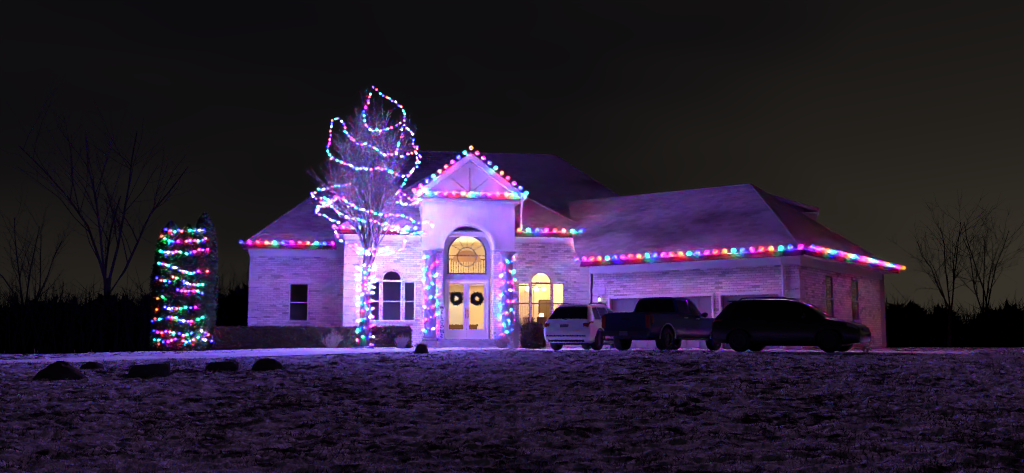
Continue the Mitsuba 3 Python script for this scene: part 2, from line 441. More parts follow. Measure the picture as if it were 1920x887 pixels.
hp('threshold', bx(-1.0, 1.04, 1.05, 1.30, 0.455, 0.53), 'trim')
fr_ = sbox(-1.02, 0.5, 1.06, 3.30).difference(sbox(-0.94, 0.0, 0.98, 3.185))
hp('door_frame', pan(fr_, 1.14, 0.078), 'trim')
# columns
for u in (-1.81, 1.82):
    prof = [(0, 0.36), (0.37, 0.36), (0.37, 0.46), (0.31, 0.50), (0.33, 0.56), (0.285, 0.62), (0.275, 2.2), (0.25, 4.30), (0.29, 4.34), (0.27, 4.40), (0.36, 4.50), (0.37, 4.56), (0, 4.56)]
    hp('column', revolve(prof, 28).apply_translation((u, 0.08, 0)), 'column_stone', 40)
    hp('pedestal', bx(u - 0.40, u + 0.40, -0.33, 0.31, 0, 0.355), 'stone_step')
# porch floor
hp('porch_floor', bx(-1.4, 1.36, -0.28, 1.22, 0.0, 0.452), 'stone_step')


# --- roofs
def face(poly, name, bsdf, fr, exposure_=0.23, parent=None):
    """One roof plane (polygon of 3-D points, first edge = eave) as a sheet with raised shingle courses."""
    P = np.array(poly, float)
    e = P[1] - P[0]
    L = np.linalg.norm(e)
    e /= L
    n = np.cross(P[1] - P[0], P[2] - P[0])
    n /= np.linalg.norm(n)
    if n[2] < 0:
        n = -n
    up = np.cross(n, e)
    if up[2] < 0:
        up = -up
    q = Polygon([((p - P[0]) @ e, (p - P[0]) @ up) for p in P]).buffer(0)
    x0, _, x1, h = q.bounds
    vs, fs, k, b = [], [], 0, 0.0
    while b < h - 1e-3:
        strip = q.intersection(sbox(x0 - 1, b, x1 + 1, min(b + exposure_, h)))
        for gm in getattr(strip, 'geoms', [strip]):
            if gm.geom_type != 'Polygon' or gm.area < 1e-4:
                continue
            c = np.array(gm.exterior.coords)[:-1]
            lift = np.where(np.abs(c[:, 1] - b) < 1e-6, 0.045, 0.010)
            top = P[0] + c[:, :1] * e + c[:, 1:] * up + lift[:, None] * n
            low = P[0] + c[:, :1] * e + c[:, 1:] * up - 0.02 * n
            m = len(c)
            vs += [top, low]
            for i in range(1, m - 1):
                fs.append((k, k + i, k + i + 1))
            for i in range(m):
                j = (i + 1) % m
                fs += [(k + i, k + m + i, k + m + j), (k + i, k + m + j, k + j)]
            k += 2 * m
        b += exposure_
    m = trimesh.Trimesh(np.vstack(vs), np.array(fs), process=False)
    key = put(name, m, bsdf, fr.M, parent=parent or house)
    return key


def ridge(p, q, fr, r=0.06):
    put('ridge_cap', tubes([([p, q], r)], 6), 'ridge_shingle' if fr is H else 'ridge_shingle', fr.M, parent=house)


def roof_slab(u0, u1, v0, v1, z, t, fr, name='soffit'):
    return put(name, bx(u0, u1, v0, v1, z - t, z), 'trim', fr.M, parent=house)


# main hip roof
mu0, mu1, mv0, mv1, mz, mr = -11.2, 14.3, 7.5, 21.9, 5.44, 12.1
roof_slab(mu0, mu1, mv0, mv1, mz, 0.2, H)
A, B, C_, D_ = (mu0, mv0, mz), (mu1, mv0, mz), (mu1, mv1, mz), (mu0, mv1, mz)
R0, R1 = (-4.0, 14.7, mr), (7.15, 14.7, mr)
face([A, B, R1, R0], 'roof', 'shingle', H)
face([B, C_, R1], 'roof', 'shingle', H)
face([C_, D_, R0, R1], 'roof', 'shingle', H)
face([D_, A, R0], 'roof', 'shingle', H)
ridge(R0, R1, H)
ridge(B, R1, H)
ridge(A, R0, H)
# forward hip over the two arched windows
bu0, bu1, bv0, bz = -6.3, 6.37, 0.72, 5.56
bc, bap = (bu0 + bu1) / 2, 10.1
roof_slab(bu0, bu1, bv0, 8.0, bz, 0.2, H)
A, B, AP = (bu0, bv0, bz), (bu1, bv0, bz), (bc, bv0 + 6.35, bap)
BK = (bc, 13.0, bap)
face([A, B, AP], 'roof', 'shingle', H)
face([B, (bu1, 13.0, bz), BK, AP], 'roof', 'shingle', H)
face([(bu0, 13.0, bz), A, AP, BK], 'roof', 'shingle', H)
ridge(A, AP, H)
ridge(B, AP, H)
# porch gable roof with pediment
gz, ga, gc, gh = 7.22, 9.14, -0.02, 2.58
rakeL, rakeR, apx = (gc - gh, gz - 0.05), (gc + gh, gz - 0.05), (gc, ga)
slab_poly = Polygon([rakeL, apx, rakeR, (rakeR[0] - 0.04, rakeR[1] - 0.24), (gc, ga - 0.30), (rakeL[0] + 0.04, rakeL[1] - 0.24)])
hp('rake_board', pan(slab_poly, -0.52, 0.16), 'rake_paint')
under = Polygon([(rakeL[0] + .02, rakeL[1] - .05), (gc, ga - 0.06), (rakeR[0] - .02, rakeR[1] - .05), (rakeR[0] - 0.06, rakeR[1] - 0.2), (gc, ga - 0.24), (rakeL[0] + 0.06, rakeL[1] - 0.2)])
hp('gable_deck', pan(under, -0.36, 8.0), 'trim')
face([(gc - gh, 9.5, gz - 0.04), (gc - gh, -0.54, gz - 0.04), (gc, -0.54, ga + 0.012), (gc, 9.5, ga + 0.012)], 'roof', 'shingle', H)
face([(gc + gh, -0.54, gz - 0.04), (gc + gh, 9.5, gz - 0.04), (gc, 9.5, ga + 0.012), (gc, -0.54, ga + 0.012)], 'roof', 'shingle', H)
pa = ga - 0.30
ped = Polygon([(gc - 2.12, 7.30), (gc + 2.12, 7.30), (gc, pa)])
pd = hp('pediment', pan(ped, -0.10, 0.2), 'rake_paint')
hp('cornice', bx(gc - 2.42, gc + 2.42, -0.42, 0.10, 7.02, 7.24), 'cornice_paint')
hp('cornice', bx(gc - 2.34, gc + 2.34, -0.30, 0.10, 6.90, 7.02), 'rake_paint')
hp('cornice', bx(gc - 2.42, gc + 2.42, -0.36, 0.10, 7.24, 7.31), 'trim')
hp('cornice', bx(gc - 2.42, gc - 2.19, 0.10, 6.8, 6.92, 7.22), 'trim')
hp('cornice', bx(gc + 2.19, gc + 2.42, 0.10, 6.8, 6.92, 7.22), 'trim')
hp('trim_strip', bx(gc - 0.03, gc + 0.03, -0.15, -0.10, 7.32, 8.50), 'groove_paint', parent=pd)
for sgn in (-1, 1):
    hp('trim_strip', pan(Polygon([(gc + sgn * 0.05, 7.36), (gc + sgn * 0.12, 7.36), (gc + sgn * 0.88, 7.98), (gc + sgn * 0.84, 8.02)]), -0.15, 0.05), 'groove_paint', parent=pd)


# friezes and dentil courses
def dentils(u0, u1, v, z0, z1, fr, bs, side=False):
    n = int((u1 - u0) / 0.155)
    items = []
    for i in range(n):
        a = u0 + (i + 0.1) * (u1 - u0) / n
        w = 0.098
        if side:
            items += [bx(v, v + 0.03, a, a + w, z0 + (z1 - z0) * 0.35, z1 - 0.004), bx(v, v + 0.05, a, a + w, z0, z0 + (z1 - z0) * 0.24)]
        else:
            items += [bx(a, a + w, v - 0.03, v, z0 + (z1 - z0) * 0.35, z1 - 0.004), bx(a, a + w, v - 0.05, v, z0, z0 + (z1 - z0) * 0.24)]
    k = put('dentil_course', cat(items), bs, fr.M, parent=house)
    tag(k, kind='stuff')
    return k


hp('frieze_board', bx(-10.9, -5.8, 8.0, 8.1, 4.88, 5.24), 'trim')
hp('crown_moulding', bx(-10.95, -5.8, 7.9, 8.0, 5.12, 5.24), 'trim')
dentils(-10.85, -5.8, 8.1, 4.45, 4.86, H, 'brick')
for a, b in ((-5.85, -2.25), (2.2, 5.36)):
    hp('frieze_board', bx(a, b, 1.2, 1.3, 5.16, 5.36), 'trim')
    hp('crown_moulding', bx(a - 0.0, b + 0.03, 1.08, 1.2, 5.25, 5.36), 'trim')
    dentils(a + 0.05, b - 0.05, 1.3, 4.85, 5.14, H, 'brick')
hp('frieze_board', bx(6.1, 13.8, 8.0, 8.1, 4.95, 5.24), 'trim')


# quoins: raised corner blocks
def quoins(parent, u, v, z1, fr, mat, dirs, sgn=1):
    """dirs: list of 'f' (on the front face, growing +u or -u by sgn) and 's' (side face)."""
    z, k = 0.06, 0
    while z + 0.34 < z1:
        w = 0.62 if k % 2 == 0 else 0.44
        if sgn > 0:
            m = bx(u - 0.03, u + w, v - 0.03, v, z, z + 0.33)
        else:
            m = bx(u - w, u + 0.03, v - 0.03, v, z, z + 0.33)
        put('quoin', m, mat, fr.M, parent=parent)
        if 's' in dirs:
            w2 = 0.44 if k % 2 == 0 else 0.62
            m = bx(u, u + 0.03, v + 0.0, v + w2, z, z + 0.33) if sgn < 0 else bx(u - 0.03, u, v, v + w2, z, z + 0.33)
            put('quoin', m, mat, fr.M, parent=parent)
        z += 0.395
        k += 1


quoins(wall_wing, -10.85, 8.1, 4.5, H, 'quoin_stone', 'fs')
quoins(wall_l, -5.8, 1.3, 4.9, H, 'quoin_stone', 'fs')
quoins(wall_r, 6.02, 1.3, 4.8, H, 'quoin_stone', 'f', -1)


# --- windows
def window(openings, v, fr, trim, rail=None, name='window', sill=True, fw=0.055):
    """openings: polygons in (u, z). One window with a frame ring, meeting rail and pane per opening."""
    us = [o.bounds for o in openings]
    w = None
    for o in openings:
        u0, z0, u1, z1 = o.bounds
        ring = o.difference(o.buffer(-fw, join_style=2))
        if w is None:
            w = put(name, pan(ring, v + 0.05, 0.10), trim, fr.M, parent=house)
        else:
            put('frame', pan(ring, v + 0.05, 0.10), trim, fr.M, parent=w)
        if rail:
            put('meeting_rail', bx(u0 + fw, u1 - fw, v + 0.065, v + 0.12, rail - 0.025, rail + 0.025), trim, fr.M, parent=w)
        put('pane', pan(o.buffer(0.005 - fw, join_style=2), v + 0.10, 0.004), 'pane_glass', fr.M, parent=w)
    if sill:
        put('sill', bx(min(x[0] for x in us) - 0.12, max(x[2] for x in us) + 0.12, v - 0.07, v + 0.05, us[0][1] - 0.12, us[0][1] - 0.003), 'stone_step', fr.M, parent=w)
    return w


w1 = window([arch(LWc, 3.26, 0.475, 1.3), sbox(-4.64, 1.3, -4.10, 3.2), sbox(-2.99, 1.3, -2.44, 3.2)], 1.3, H, 'trim', 2.24)
hp('transom_bar', bx(LWc - 0.43, LWc + 0.43, 1.36, 1.43, 3.17, 3.26), 'trim', parent=w1)
w2 = window([arch(RWc, 3.2, 0.50, 1.1), sbox(2.55, 1.1, 3.10, 3.17), sbox(4.25, 1.1, 4.82, 3.17)], 1.3, H, 'dark_frame', 2.18, fw=0.028)
hp('transom_bar', bx(RWc - 0.46, RWc + 0.46, 1.36, 1.43, 3.13, 3.21), 'dark_frame', parent=w2)
for c, zs, r, z0 in ((LWc, 3.26, 0.475, 3.26), (RWc, 3.2, 0.50, 3.2)):
    arc = []
    for a in np.arange(6, 178, 7.0):
        a0, a1 = math.radians(a), math.radians(a + 5.6)
        pl = Polygon([(c + q * math.cos(t), zs + q * math.sin(t)) for q, t in ((r + .02, a0), (r + .30, a0), (r + .30, a1), (r + .02, a1))])
        arc.append(pan(pl, 1.27, 0.03))
    for m in arc:
        hp('arch_brick', m, 'quoin_stone', parent=wall_l if c < 0 else wall_r)
    hp('window_casing', pan(unary_union([sbox(c - 1.20, z0 - 0.03, c - 0.52, z0 + 0.055), sbox(c + 0.52, z0 - 0.03, c + 1.20, z0 + 0.055)]), 1.262, 0.038), 'trim')
w3 = window([sbox(ww['u0'], ww['z0'], ww['u1'], ww['z1'])], 8.1, H, 'trim', 2.42)
hp('window_casing', pan(sbox(ww['u0'] - .1, ww['z1'] + .005, ww['u1'] + .1, ww['z1'] + .14), 8.06, 0.04), 'trim')
# louvre shutter slot on the far link wall
# --- rooms behind the windows
def room(u0, u1, v0, v1, z0, z1, mat):
    w = 0.04
    return cat([bx(u0, u1, v1, v1 + w, z0, z1), bx(u0 - w, u0, v0, v1, z0, z1), bx(u1, u1 + w, v0, v1, z0, z1), bx(u0 - w, u1 + w, v0, v1 + w, z0 - w, z0), bx(u0 - w, u1 + w, v0, v1 + w, z1, z1 + w)])


hp('room', room(-1.9, 1.8, 1.37, 5.5, 0.46, 5.35, 0), 'room_wall')
hp('room', room(2.1, 4.95, 1.61, 5.2, 0.3, 4.5, 0), 'room_wall')
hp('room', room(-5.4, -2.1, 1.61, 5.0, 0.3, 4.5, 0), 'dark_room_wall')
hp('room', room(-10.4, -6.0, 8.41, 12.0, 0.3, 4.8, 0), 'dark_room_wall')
# foyer landing rail seen through the transom and furniture below
hp('landing', bx(-1.88, 1.78, 3.2, 5.45, 3.22, 3.46), 'room_wall')
rail_ = hp('landing_rail', bx(-1.85, 1.75, 3.20, 3.27, 4.42, 4.48), 'dark_wood')
for u in np.arange(-1.8, 1.75, 0.125):
    hp('baluster', bx(u - 0.016, u + 0.016, 3.22, 3.25, 3.46, 4.42), 'dark_wood', parent=rail_)
orn = [pan(Polygon([(0.02 + 0.70 * math.cos(t), 4.16 + 0.55 * math.sin(t)) for t in np.linspace(0, math.pi, 24)]), 1.30, 0.012)]
hp('glass_medallion', orn[0], 'amber_glass', parent=tw)
hp('medallion_ring', tubes([([(0.02 + 0.46 * math.cos(t), 1.285, 4.40 + 0.46 * math.sin(t)) for t in np.linspace(0, 2 * math.pi, 40)], 0.022)], 6), 'dark_frame', parent=tw)
tb = thing('console_table', 'low dark console table seen through the glass front doors', 'table')
put('tabletop', bx(-0.95, 0.95, 4.3, 4.8, 1.12, 1.2), 'dark_wood', H.M, parent=tb)
put('drawer_box', bx(-0.9, 0.9, 4.33, 4.78, 0.9, 1.12), 'dark_wood', H.M, parent=tb)
for u in (-0.88, 0.82):
    put('leg', bx(u, u + 0.06, 4.34, 4.4, 0.47, 0.9), 'dark_wood', H.M, parent=tb)
for k, u in enumerate(np.linspace(2.24, 3.5, 10)):
    pass
hp('inner_door', bx(-0.45, 0.45, 5.42, 5.49, 0.47, 2.75), 'door_paint')
hp('inner_casing', pan(sbox(-0.6, 0.47, 0.6, 2.9).difference(sbox(-0.46, 0.4, 0.46, 2.76)), 5.40, 0.09), 'bronze')
cb = thing('cupboard', 'dark tall cupboard at the back of the lit room right of the door', 'cupboard')
put('carcass', bx(4.25, 4.9, 4.7, 5.15, 0.31, 2.5), 'dark_wood', H.M, parent=cb)
for i_, u in enumerate((4.27, 4.585)):
    put('door', bx(u, u + 0.29, 4.67, 4.70, 0.4, 2.45), 'bronze', H.M, parent=cb)
cur = thing('striped_drape', 'tan striped drape hanging in the lit arched window right of the door', 'curtain')
for u in np.arange(2.22, 3.42, 0.105):
    put('strip', bx(u, u + 0.05, 1.93, 1.955, 0.9, 2.95), 'drape', H.M, parent=cur)
put('rod', tubes([([(2.15, 1.95, 3.08), (3.5, 1.95, 3.08)], 0.025)], 8), 'dark_wood', H.M, parent=cur)
din = thing('dining_table', 'dark dining table in the lit room right of the door', 'table')
put('tabletop', bx(2.75, 4.5, 2.8, 3.9, 1.22, 1.29), 'dark_wood', H.M, parent=din)
for u, v in ((2.85, 2.9), (4.3, 2.9), (2.85, 3.7), (4.3, 3.7)):
    put('leg', bx(u, u + 0.09, v, v + 0.09, 0.31, 1.22), 'dark_wood', H.M, parent=din)
for k, (u, lab) in enumerate(((2.95, 'dark high backed dining chair nearest the front doors, behind the arched window'), (3.62, 'dark high backed dining chair in the middle of the arched window'))):
    ch = thing('dining_chair', lab, 'chair', 'dining chairs behind the window')
    put('seat', bx(u, u + 0.46, 2.2, 2.65, 0.76, 0.82), 'dark_wood', H.M, parent=ch)
    put('backrest', bx(u, u + 0.46, 2.16, 2.2, 0.80, 1.55), 'dark_wood', H.M, parent=ch)
    for a, b in ((u, 2.18), (u + .42, 2.18), (u, 2.6), (u + .42, 2.6)):
        put('leg', bx(a, a + 0.04, b, b + 0.04, 0.31, 0.76), 'dark_wood', H.M, parent=ch)

# --- garage wing
DD, SD = sbox(-8.9, 0.02, -4.05, 2.22), sbox(-3.65, 0.02, -1.2, 2.22)
gw = put('garage_wall', pan(Polygon([(-9.75, 0), (-0.35, 0), (-0.35, 3.75), (-9.75, 3.75)]).difference(DD).difference(SD), 0.45, 0.3), 'garage_brick', G.M, parent=house)
side_open = [sbox(3.55, 1.3, 4.55, 3.08), sbox(7.0, 1.3, 8.05, 3.10)]
gs = put('garage_wall', pan_side(Polygon([(0.75, 0), (11.4, 0), (11.4, 3.75), (0.75, 3.75)]).difference(unary_union(side_open)), -0.65, 0.3), 'garage_brick', G.M, parent=house)
put('garage_wall', bx(-9.75, -9.45, 0.75, 11.4, 0, 3.75), 'garage_brick', G.M, parent=house)
put('garage_wall', bx(-9.45, -0.65, 11.1, 11.4, 0, 3.75), 'garage_brick', G.M, parent=house)
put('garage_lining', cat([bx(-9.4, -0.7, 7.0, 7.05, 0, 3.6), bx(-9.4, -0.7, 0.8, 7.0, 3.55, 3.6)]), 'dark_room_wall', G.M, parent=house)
for (a, b) in ((-8.9, -4.05), (-3.65, -1.2)):
    gd = put('garage_door', bx(a, b, 0.62, 0.66, 0.02, 2.22), 'garage_door_paint', G.M, parent=house)
    n = 8 if b - a > 4 else 4
    for r in range(4):
        for c in range(n):
            x0 = a + (b - a) * c / n + 0.06
            x1 = a + (b - a) * (c + 1) / n - 0.06
            z0 = 0.02 + 0.55 * r + 0.07
            put('panel', bx(x0, x1, 0.595, 0.62, z0, z0 + 0.41), 'garage_door_paint', G.M, parent=gd)
    put('door_casing', pan(sbox(a - 0.08, 0.02, b + 0.08, 2.32).difference(sbox(a, 0, b, 2.22)), 0.40, 0.05), 'trim', G.M, parent=house)
put('frieze_board', bx(-9.85, -0.25, 0.35, 0.45, 3.36, 3.68), 'trim', G.M, parent=house)
put('frieze_board', bx(-0.35, -0.25, 0.45, 11.5, 3.30, 3.68), 'trim', G.M, parent=house)
dentils(-9.75, -0.35, 0.45, 3.13, 3.35, G, 'garage_brick')
put('brick_ledge', bx(-9.2, -0.9, 0.42, 0.45, 3.04, 3.11), 'garage_brick', G.M, parent=house)
quoins(gw, -9.75, 0.45, 3.1, G, 'quoin_stone', 'f')
quoins(gw, -0.35, 0.45, 3.1, G, 'quoin_stone', 'fs', -1)
for o in side_open:
    v0, z0, v1, z1 = o.bounds
    w = put('window', pan_side(o.difference(o.buffer(-0.05, join_style=2)), -0.46, 0.08), 'dark_frame', G.M, parent=house)
    put('meeting_rail', bx(-0.44, -0.37, v0 + .05, v1 - .05, 2.10, 2.17), 'trim', G.M, parent=w)
    put('pane', pan_side(o.buffer(-0.045, join_style=2), -0.42, 0.004), 'pane_glass', G.M, parent=w)
    put('sill', bx(-0.42, -0.28, v0 - 0.08, v1 + 0.08, z0 - 0.1, z0 - 0.003), 'stone_step', G.M, parent=w)
# garage hip roof
ge, gr_, gv1, gu0 = 3.86, 7.72, 13.3, -10.1
roof_slab(gu0, 0.02, 0.0, gv1, ge, 0.17, G)
A, B, C_, D_ = (gu0, 0, ge), (0.02, 0, ge), (0.02, gv1, ge), (gu0 - 5, gv1, ge)
R1, R0 = (-4.75, 6.6, gr_), (-15.0, 6.6, gr_)
face([A, B, R1, R0, (-11.2, 1.2, ge + 0.70)], 'roof', 'garage_shingle', G)
face([B, C_, R1], 'roof', 'garage_shingle', G)
face([C_, D_, R0, R1], 'roof', 'garage_shingle', G)
ridge(B, R1, G, 0.045)
ridge(R0, R1, G, 0.045)
ridge(C_, R1, G, 0.045)
put('garage_wall', bx(-1.2, -0.60, 11.4, 13.1, 0, 3.69), 'dark_room_wall', G.M, parent=house)
# raised roof wedge behind the garage ridge
e0, e1 = G.p(-4.75, 6.6, 0), None
wd = thing('roof_dormer', 'dark flat eaved roof dormer rising behind the garage ridge', 'dormer')
Dm = Frame([*at(1418, 352, 50.5)[:2], 0], -14)
dz0, dz1, dw = at(1418, 352, 50.5)[2] - 0.1, at(1529, 395, 50.5)[2], 3.1
put('roof_plane', pan(Polygon([(-0.6, dz0 + 0.18), (dw, dz1 + 0.02), (dw - 0.1, dz1 - 0.14), (-0.6, dz0 - 0.05)]), 0, 4.0), 'shingle', Dm.M, parent=wd)
put('cheek_wall', pan(Polygon([(-0.6, dz0 - 0.06), (dw - 0.75, dz1 + 0.12), (dw - 0.75, dz1 - 2.2), (-0.6, dz1 - 2.2)]), 0.4, 3.2), 'dark_room_wall', Dm.M, parent=wd)
put('soffit', bx(dw - 1.6, dw - 0.05, 0.05, 3.9, dz1 - 0.26, dz1 - 0.15), 'trim', Dm.M, parent=wd)
# gutters and downspouts
put('downspout', tubes([([(-0.97, 0.05, 3.66), (-0.97, 0.12, 3.55), (-0.97, 0.34, 3.30), (-0.97, 0.36, 3.15), (-0.97, 0.36, 0.1)], 0.05)], 8), 'trim', G.M, parent=house)
hp('downspout', tubes([([(2.5, -0.15, 6.98), (2.5, 0.0, 6.85), (2.52, 0.4, 6.3), (2.6, 0.75, 5.70)], 0.05)], 8), 'trim')
hp('downspout', tubes([([(6.25, 0.85, 5.36), (6.2, 1.05, 5.2), (6.1, 1.22, 4.7), (6.08, 1.22, 0.1)], 0.045)], 8), 'trim')
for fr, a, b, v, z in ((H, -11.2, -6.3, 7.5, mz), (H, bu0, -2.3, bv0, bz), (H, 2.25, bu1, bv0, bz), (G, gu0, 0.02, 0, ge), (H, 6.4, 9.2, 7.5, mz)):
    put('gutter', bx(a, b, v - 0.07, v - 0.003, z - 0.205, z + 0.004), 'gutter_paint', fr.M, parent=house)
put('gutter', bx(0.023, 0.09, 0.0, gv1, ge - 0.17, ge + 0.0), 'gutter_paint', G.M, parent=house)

# --- things on the porch
sg = thing('welcome_sign', 'tall narrow pale board lettered downwards, leaning left of the front door', 'sign')
put('board', bx(-1.38, -1.13, 0.16, 0.20, 0.46, 2.05), 'sign_board', H.M, parent=sg)
for i, chh in enumerate('WELCOME'):
    m = meshkit.text_mesh(chh, 0.16, 0.012, bold=True)
    m.apply_translation(-np.array([m.bounds[:, 0].mean(), m.bounds[:, 1].mean(), 0]))
    m.apply_transform([[1, 0, 0, -1.255], [0, 0, -1, 0.16], [0, 1, 0, 1.92 - i * 0.22], [0, 0, 0, 1]])
    put('letter', m, 'sign_ink', H.M, parent=sg)
rw_ = np.random.default_rng(4)
for u, lab in ((-0.485, 'dark evergreen wreath on the left door leaf'), (0.495, 'dark evergreen wreath on the right door leaf')):
    wr = thing('wreath', lab, 'wreath', 'wreaths on the front doors')
    t = np.linspace(0, 2 * np.pi, 33)
    put('hoop', tubes([(np.stack([u + 0.22 * np.cos(t), 1.12 + 0 * t, 2.38 + 0.22 * np.sin(t)], -1), 0.065)], 7), 'wreath_leaf', H.M, parent=wr)
    th, ph = rw_.uniform(0, 2 * np.pi, 900), rw_.uniform(0, 2 * np.pi, 900)
    n = np.stack([np.cos(th) * np.cos(ph), -np.abs(np.sin(ph)) * 0.6, np.sin(th) * np.cos(ph)], -1) + rw_.normal(0, .35, (900, 3))
    n /= np.linalg.norm(n, axis=1, keepdims=True)
    c = np.stack([u + 0.22 * np.cos(th), 1.12 + 0 * th, 2.38 + 0.22 * np.sin(th)], -1) + n * 0.05
    s_ = rw_.uniform(0.05, 0.14, 900)[:, None]
    sd = np.cross(n, rw_.normal(size=(900, 3)))
    sd = sd / np.linalg.norm(sd, axis=1, keepdims=True) * 0.02
    vv = np.stack([c - sd, c + sd, c + n * s_], 1).reshape(-1, 3)
    k = put('needles', trimesh.Trimesh(vv, np.arange(2700).reshape(-1, 3), process=False), 'wreath_leaf', H.M, parent=wr)
    tag(k, kind='stuff')
stp = thing('front_steps', 'broad stone steps below the double front door', 'steps')
for i, (v0, z) in enumerate(((-0.62, 0.30), (-0.96, 0.15))):
    put('step', bx(-1.55 - 0.14 * i, 1.5 + 0.14 * i, v0, -0.285 if i == 0 else -0.623, 0, z), 'stone_step', H.M, parent=stp)

# ------------------------------------------------------------------ lamps
# A bulb is a tinted capsule with a bright band where the diode sits: HUE is the plastic, LED the light of the diode.
LED = {'blue': (.0003, .0007, 2.3), 'pink': (.34, .0004, .34), 'red': (.62, .0008, .0002), 'amber': (.52, .0009, .00005), 'green': (.0001, .50, .10), 'cyan': (.0008, .52, .85), 'white': (.26, .15, .42)}
HUE = {'blue': (.006, .012, .36), 'pink': (.25, .006, .14), 'red': (.36, .012, .006), 'amber': (.36, .085, .003), 'green': (.005, .24, .08), 'cyan': (.02, .19, .3), 'white': (.3, .27, .3)}
EAVE = ['blue', 'pink', 'red', 'amber', 'green']
MINI = ['blue', 'red', 'cyan', 'blue', 'amber', 'green', 'blue', 'white', 'blue', 'red', 'green', 'cyan', 'blue', 'pink', 'amber']
GAIN = {'big': 350.0, 'mini': 275.0}
SIZE = {'big': (0.096, 1.2), 'mini': (0.051, 1.3)}


def bulb_meshes(kind, colour):
    """The tinted capsule (two caps) and the bright ring between them."""
    r, stretch = SIZE[kind]
    lat, n = np.radians([-62, -34, -7.5, 7.5, 34, 62]), 8
    v = [(0, 0, -1.0)]
    for t in lat:
        v += [(math.cos(t) * math.cos(a), math.cos(t) * math.sin(a), math.sin(t)) for a in np.arange(n) * 2 * math.pi / n]
    v.append((0, 0, 1.0))
    cap, ring = [], []
    for j in range(n):
        e = 1 + (len(lat) - 1) * n
        cap += [(0, 1 + (j + 1) % n, 1 + j), (len(v) - 1, e + j, e + (j + 1) % n)]
        for i in range(len(lat) - 1):
            a, b = 1 + i * n + j, 1 + i * n + (j + 1) % n
            (ring if i == 2 else cap).extend([(a, b, b + n), (a, b + n, a + n)])
    v = np.array(v) * [r, r, r * stretch]
    out = []
    for f, c, wt in ((cap, np.array(HUE[colour]), 0.03), (ring, np.array(LED[colour]) * GAIN[kind], 1.0)):
        m = trimesh.Trimesh(v, np.array(f), process=False)
        m.remove_unreferenced_vertices()
        out.append({**mikit.ply(m, 'bulb_plastic', smooth=True), 'emitter': {'type': 'area', 'radiance': rgb(*map(float, c)), 'sampling_weight': wt}})
    return out


BULBS = {(k, c): bulb_meshes(k, c) for k in SIZE for c in LED}


def bulb(parent, p, colour, kind, i):
    key = numbered(f'{parent}__bulb')
    rr = np.random.default_rng(int(abs(p[0]) * 1e3) * 7919 + int(abs(p[2]) * 1e3))
    M = T().translate([float(x) for x in p]).rotate([1, 0, 0], float(rr.uniform(-40, 40))).rotate([0, 1, 0], float(rr.uniform(-60, 60)))
    scene[key] = {**BULBS[kind, colour][0], 'to_world': M}
    scene[f'{key}__diode'] = {**BULBS[kind, colour][1], 'to_world': M}


def light_string(label, pts, colours, kind, group, start=0, wire=True, cordpts=None):
    st_ = thing('light_string', label, 'light string', group)
    for i, p in enumerate(pts):
        bulb(st_, p, colours[(start + i) % len(colours)], kind, i)
    cp = np.asarray(cordpts if cordpts is not None else pts, float)
    if len(cp) > 1:
        put('cord', tubes([(cp, 0.008)], 4), 'cord', parent=st_)
    return st_


def along(p, q, step):
    p, q = np.array(p, float), np.array(q, float)
    n = max(1, int(round(np.linalg.norm(q - p) / step)))
    return [p + (q - p) * i / n for i in range(n + 1)]


EG = 'coloured bulb strings along the eaves'
light_string('large coloured bulbs along the left wing eave', [H.p(*x) for x in along((-11.25, 7.20, mz + 0.10), (-6.5, 7.20, mz + 0.10), 0.45)], EAVE, 'big', EG)
light_string('large coloured bulbs along the eave behind the lit tree, left of the gable', [H.p(*x) for x in along((bu0, bv0 - 0.29, bz + 0.10), (-2.5, bv0 - 0.29, bz + 0.10), 0.44)], EAVE, 'big', EG, 1)
rk = [H.p(*x) for x in along((gc - gh - 0.05, -0.68, gz + 0.06), (gc, -0.68, ga + 0.22), 0.36)] + [H.p(*x) for x in along((gc, -0.68, ga + 0.22), (gc + gh + 0.05, -0.68, gz + 0.06), 0.36)][1:]
light_string('large coloured bulbs up and down the sloping sides of the entry gable', rk, EAVE[::-1], 'big', EG, 2)
light_string('large coloured bulbs along the horizontal cornice under the entry gable', [H.p(*x) for x in along((gc - 2.42, -0.66, 7.20), (gc + 2.5, -0.66, 7.20), 0.40)], EAVE, 'big', EG, 3)
light_string('short run of bulbs on the right side eave of the entry gable', [H.p(*x) for x in along((gc + 2.62, -0.2, 7.16), (gc + 2.62, 1.6, 7.16), 0.30)], ['cyan', 'pink', 'red', 'pink'], 'big', EG)
light_string('large coloured bulbs along the eave right of the entry gable', [H.p(*x) for x in along((2.45, bv0 - 0.29, bz + 0.10), (bu1, bv0 - 0.29, bz + 0.10), 0.42)], EAVE, 'big', EG, 3)
light_string('three coloured bulbs under the eave corner just left of the garage roof', [H.p(*x) for x in along((5.36, 1.0, 5.02), (6.05, 0.98, 5.1), 0.34)], ['amber', 'green', 'blue'], 'big', EG)
light_string('long run of coloured bulbs along the garage front eave', [G.p(*x) for x in along((gu0 - 0.05, -0.29, ge + 0.10), (0.0, -0.29, ge + 0.10), 0.39)], EAVE, 'big', EG)
light_string('coloured bulbs along the right side eave of the garage', [G.p(*x) for x in along((0.30, 0.25, ge + 0.10), (0.30, gv1, ge + 0.10), 0.56)], EAVE, 'big', EG, 0)
# columns
CG = 'lights wound round the porch columns'
for u, lab, sd in ((-1.81, 'coloured lights wound round the left porch column', 0), (1.82, 'coloured lights wound round the right porch column', 3)):
    rr = np.random.default_rng(40 + sd)
    n = 66
    t = np.linspace(0, 1, n)
    a = t * 2 * np.pi * 7.6 + sd
    rad = 0.325 + rr.uniform(0, 0.03, n)
    pts = [H.p(u + r * math.cos(q), 0.08 + r * math.sin(q), 0.62 + 3.62 * w + rr.normal(0, 0.05)) for r, q, w in zip(rad, a, t)]
    light_string(lab, pts, MINI, 'mini', CG)

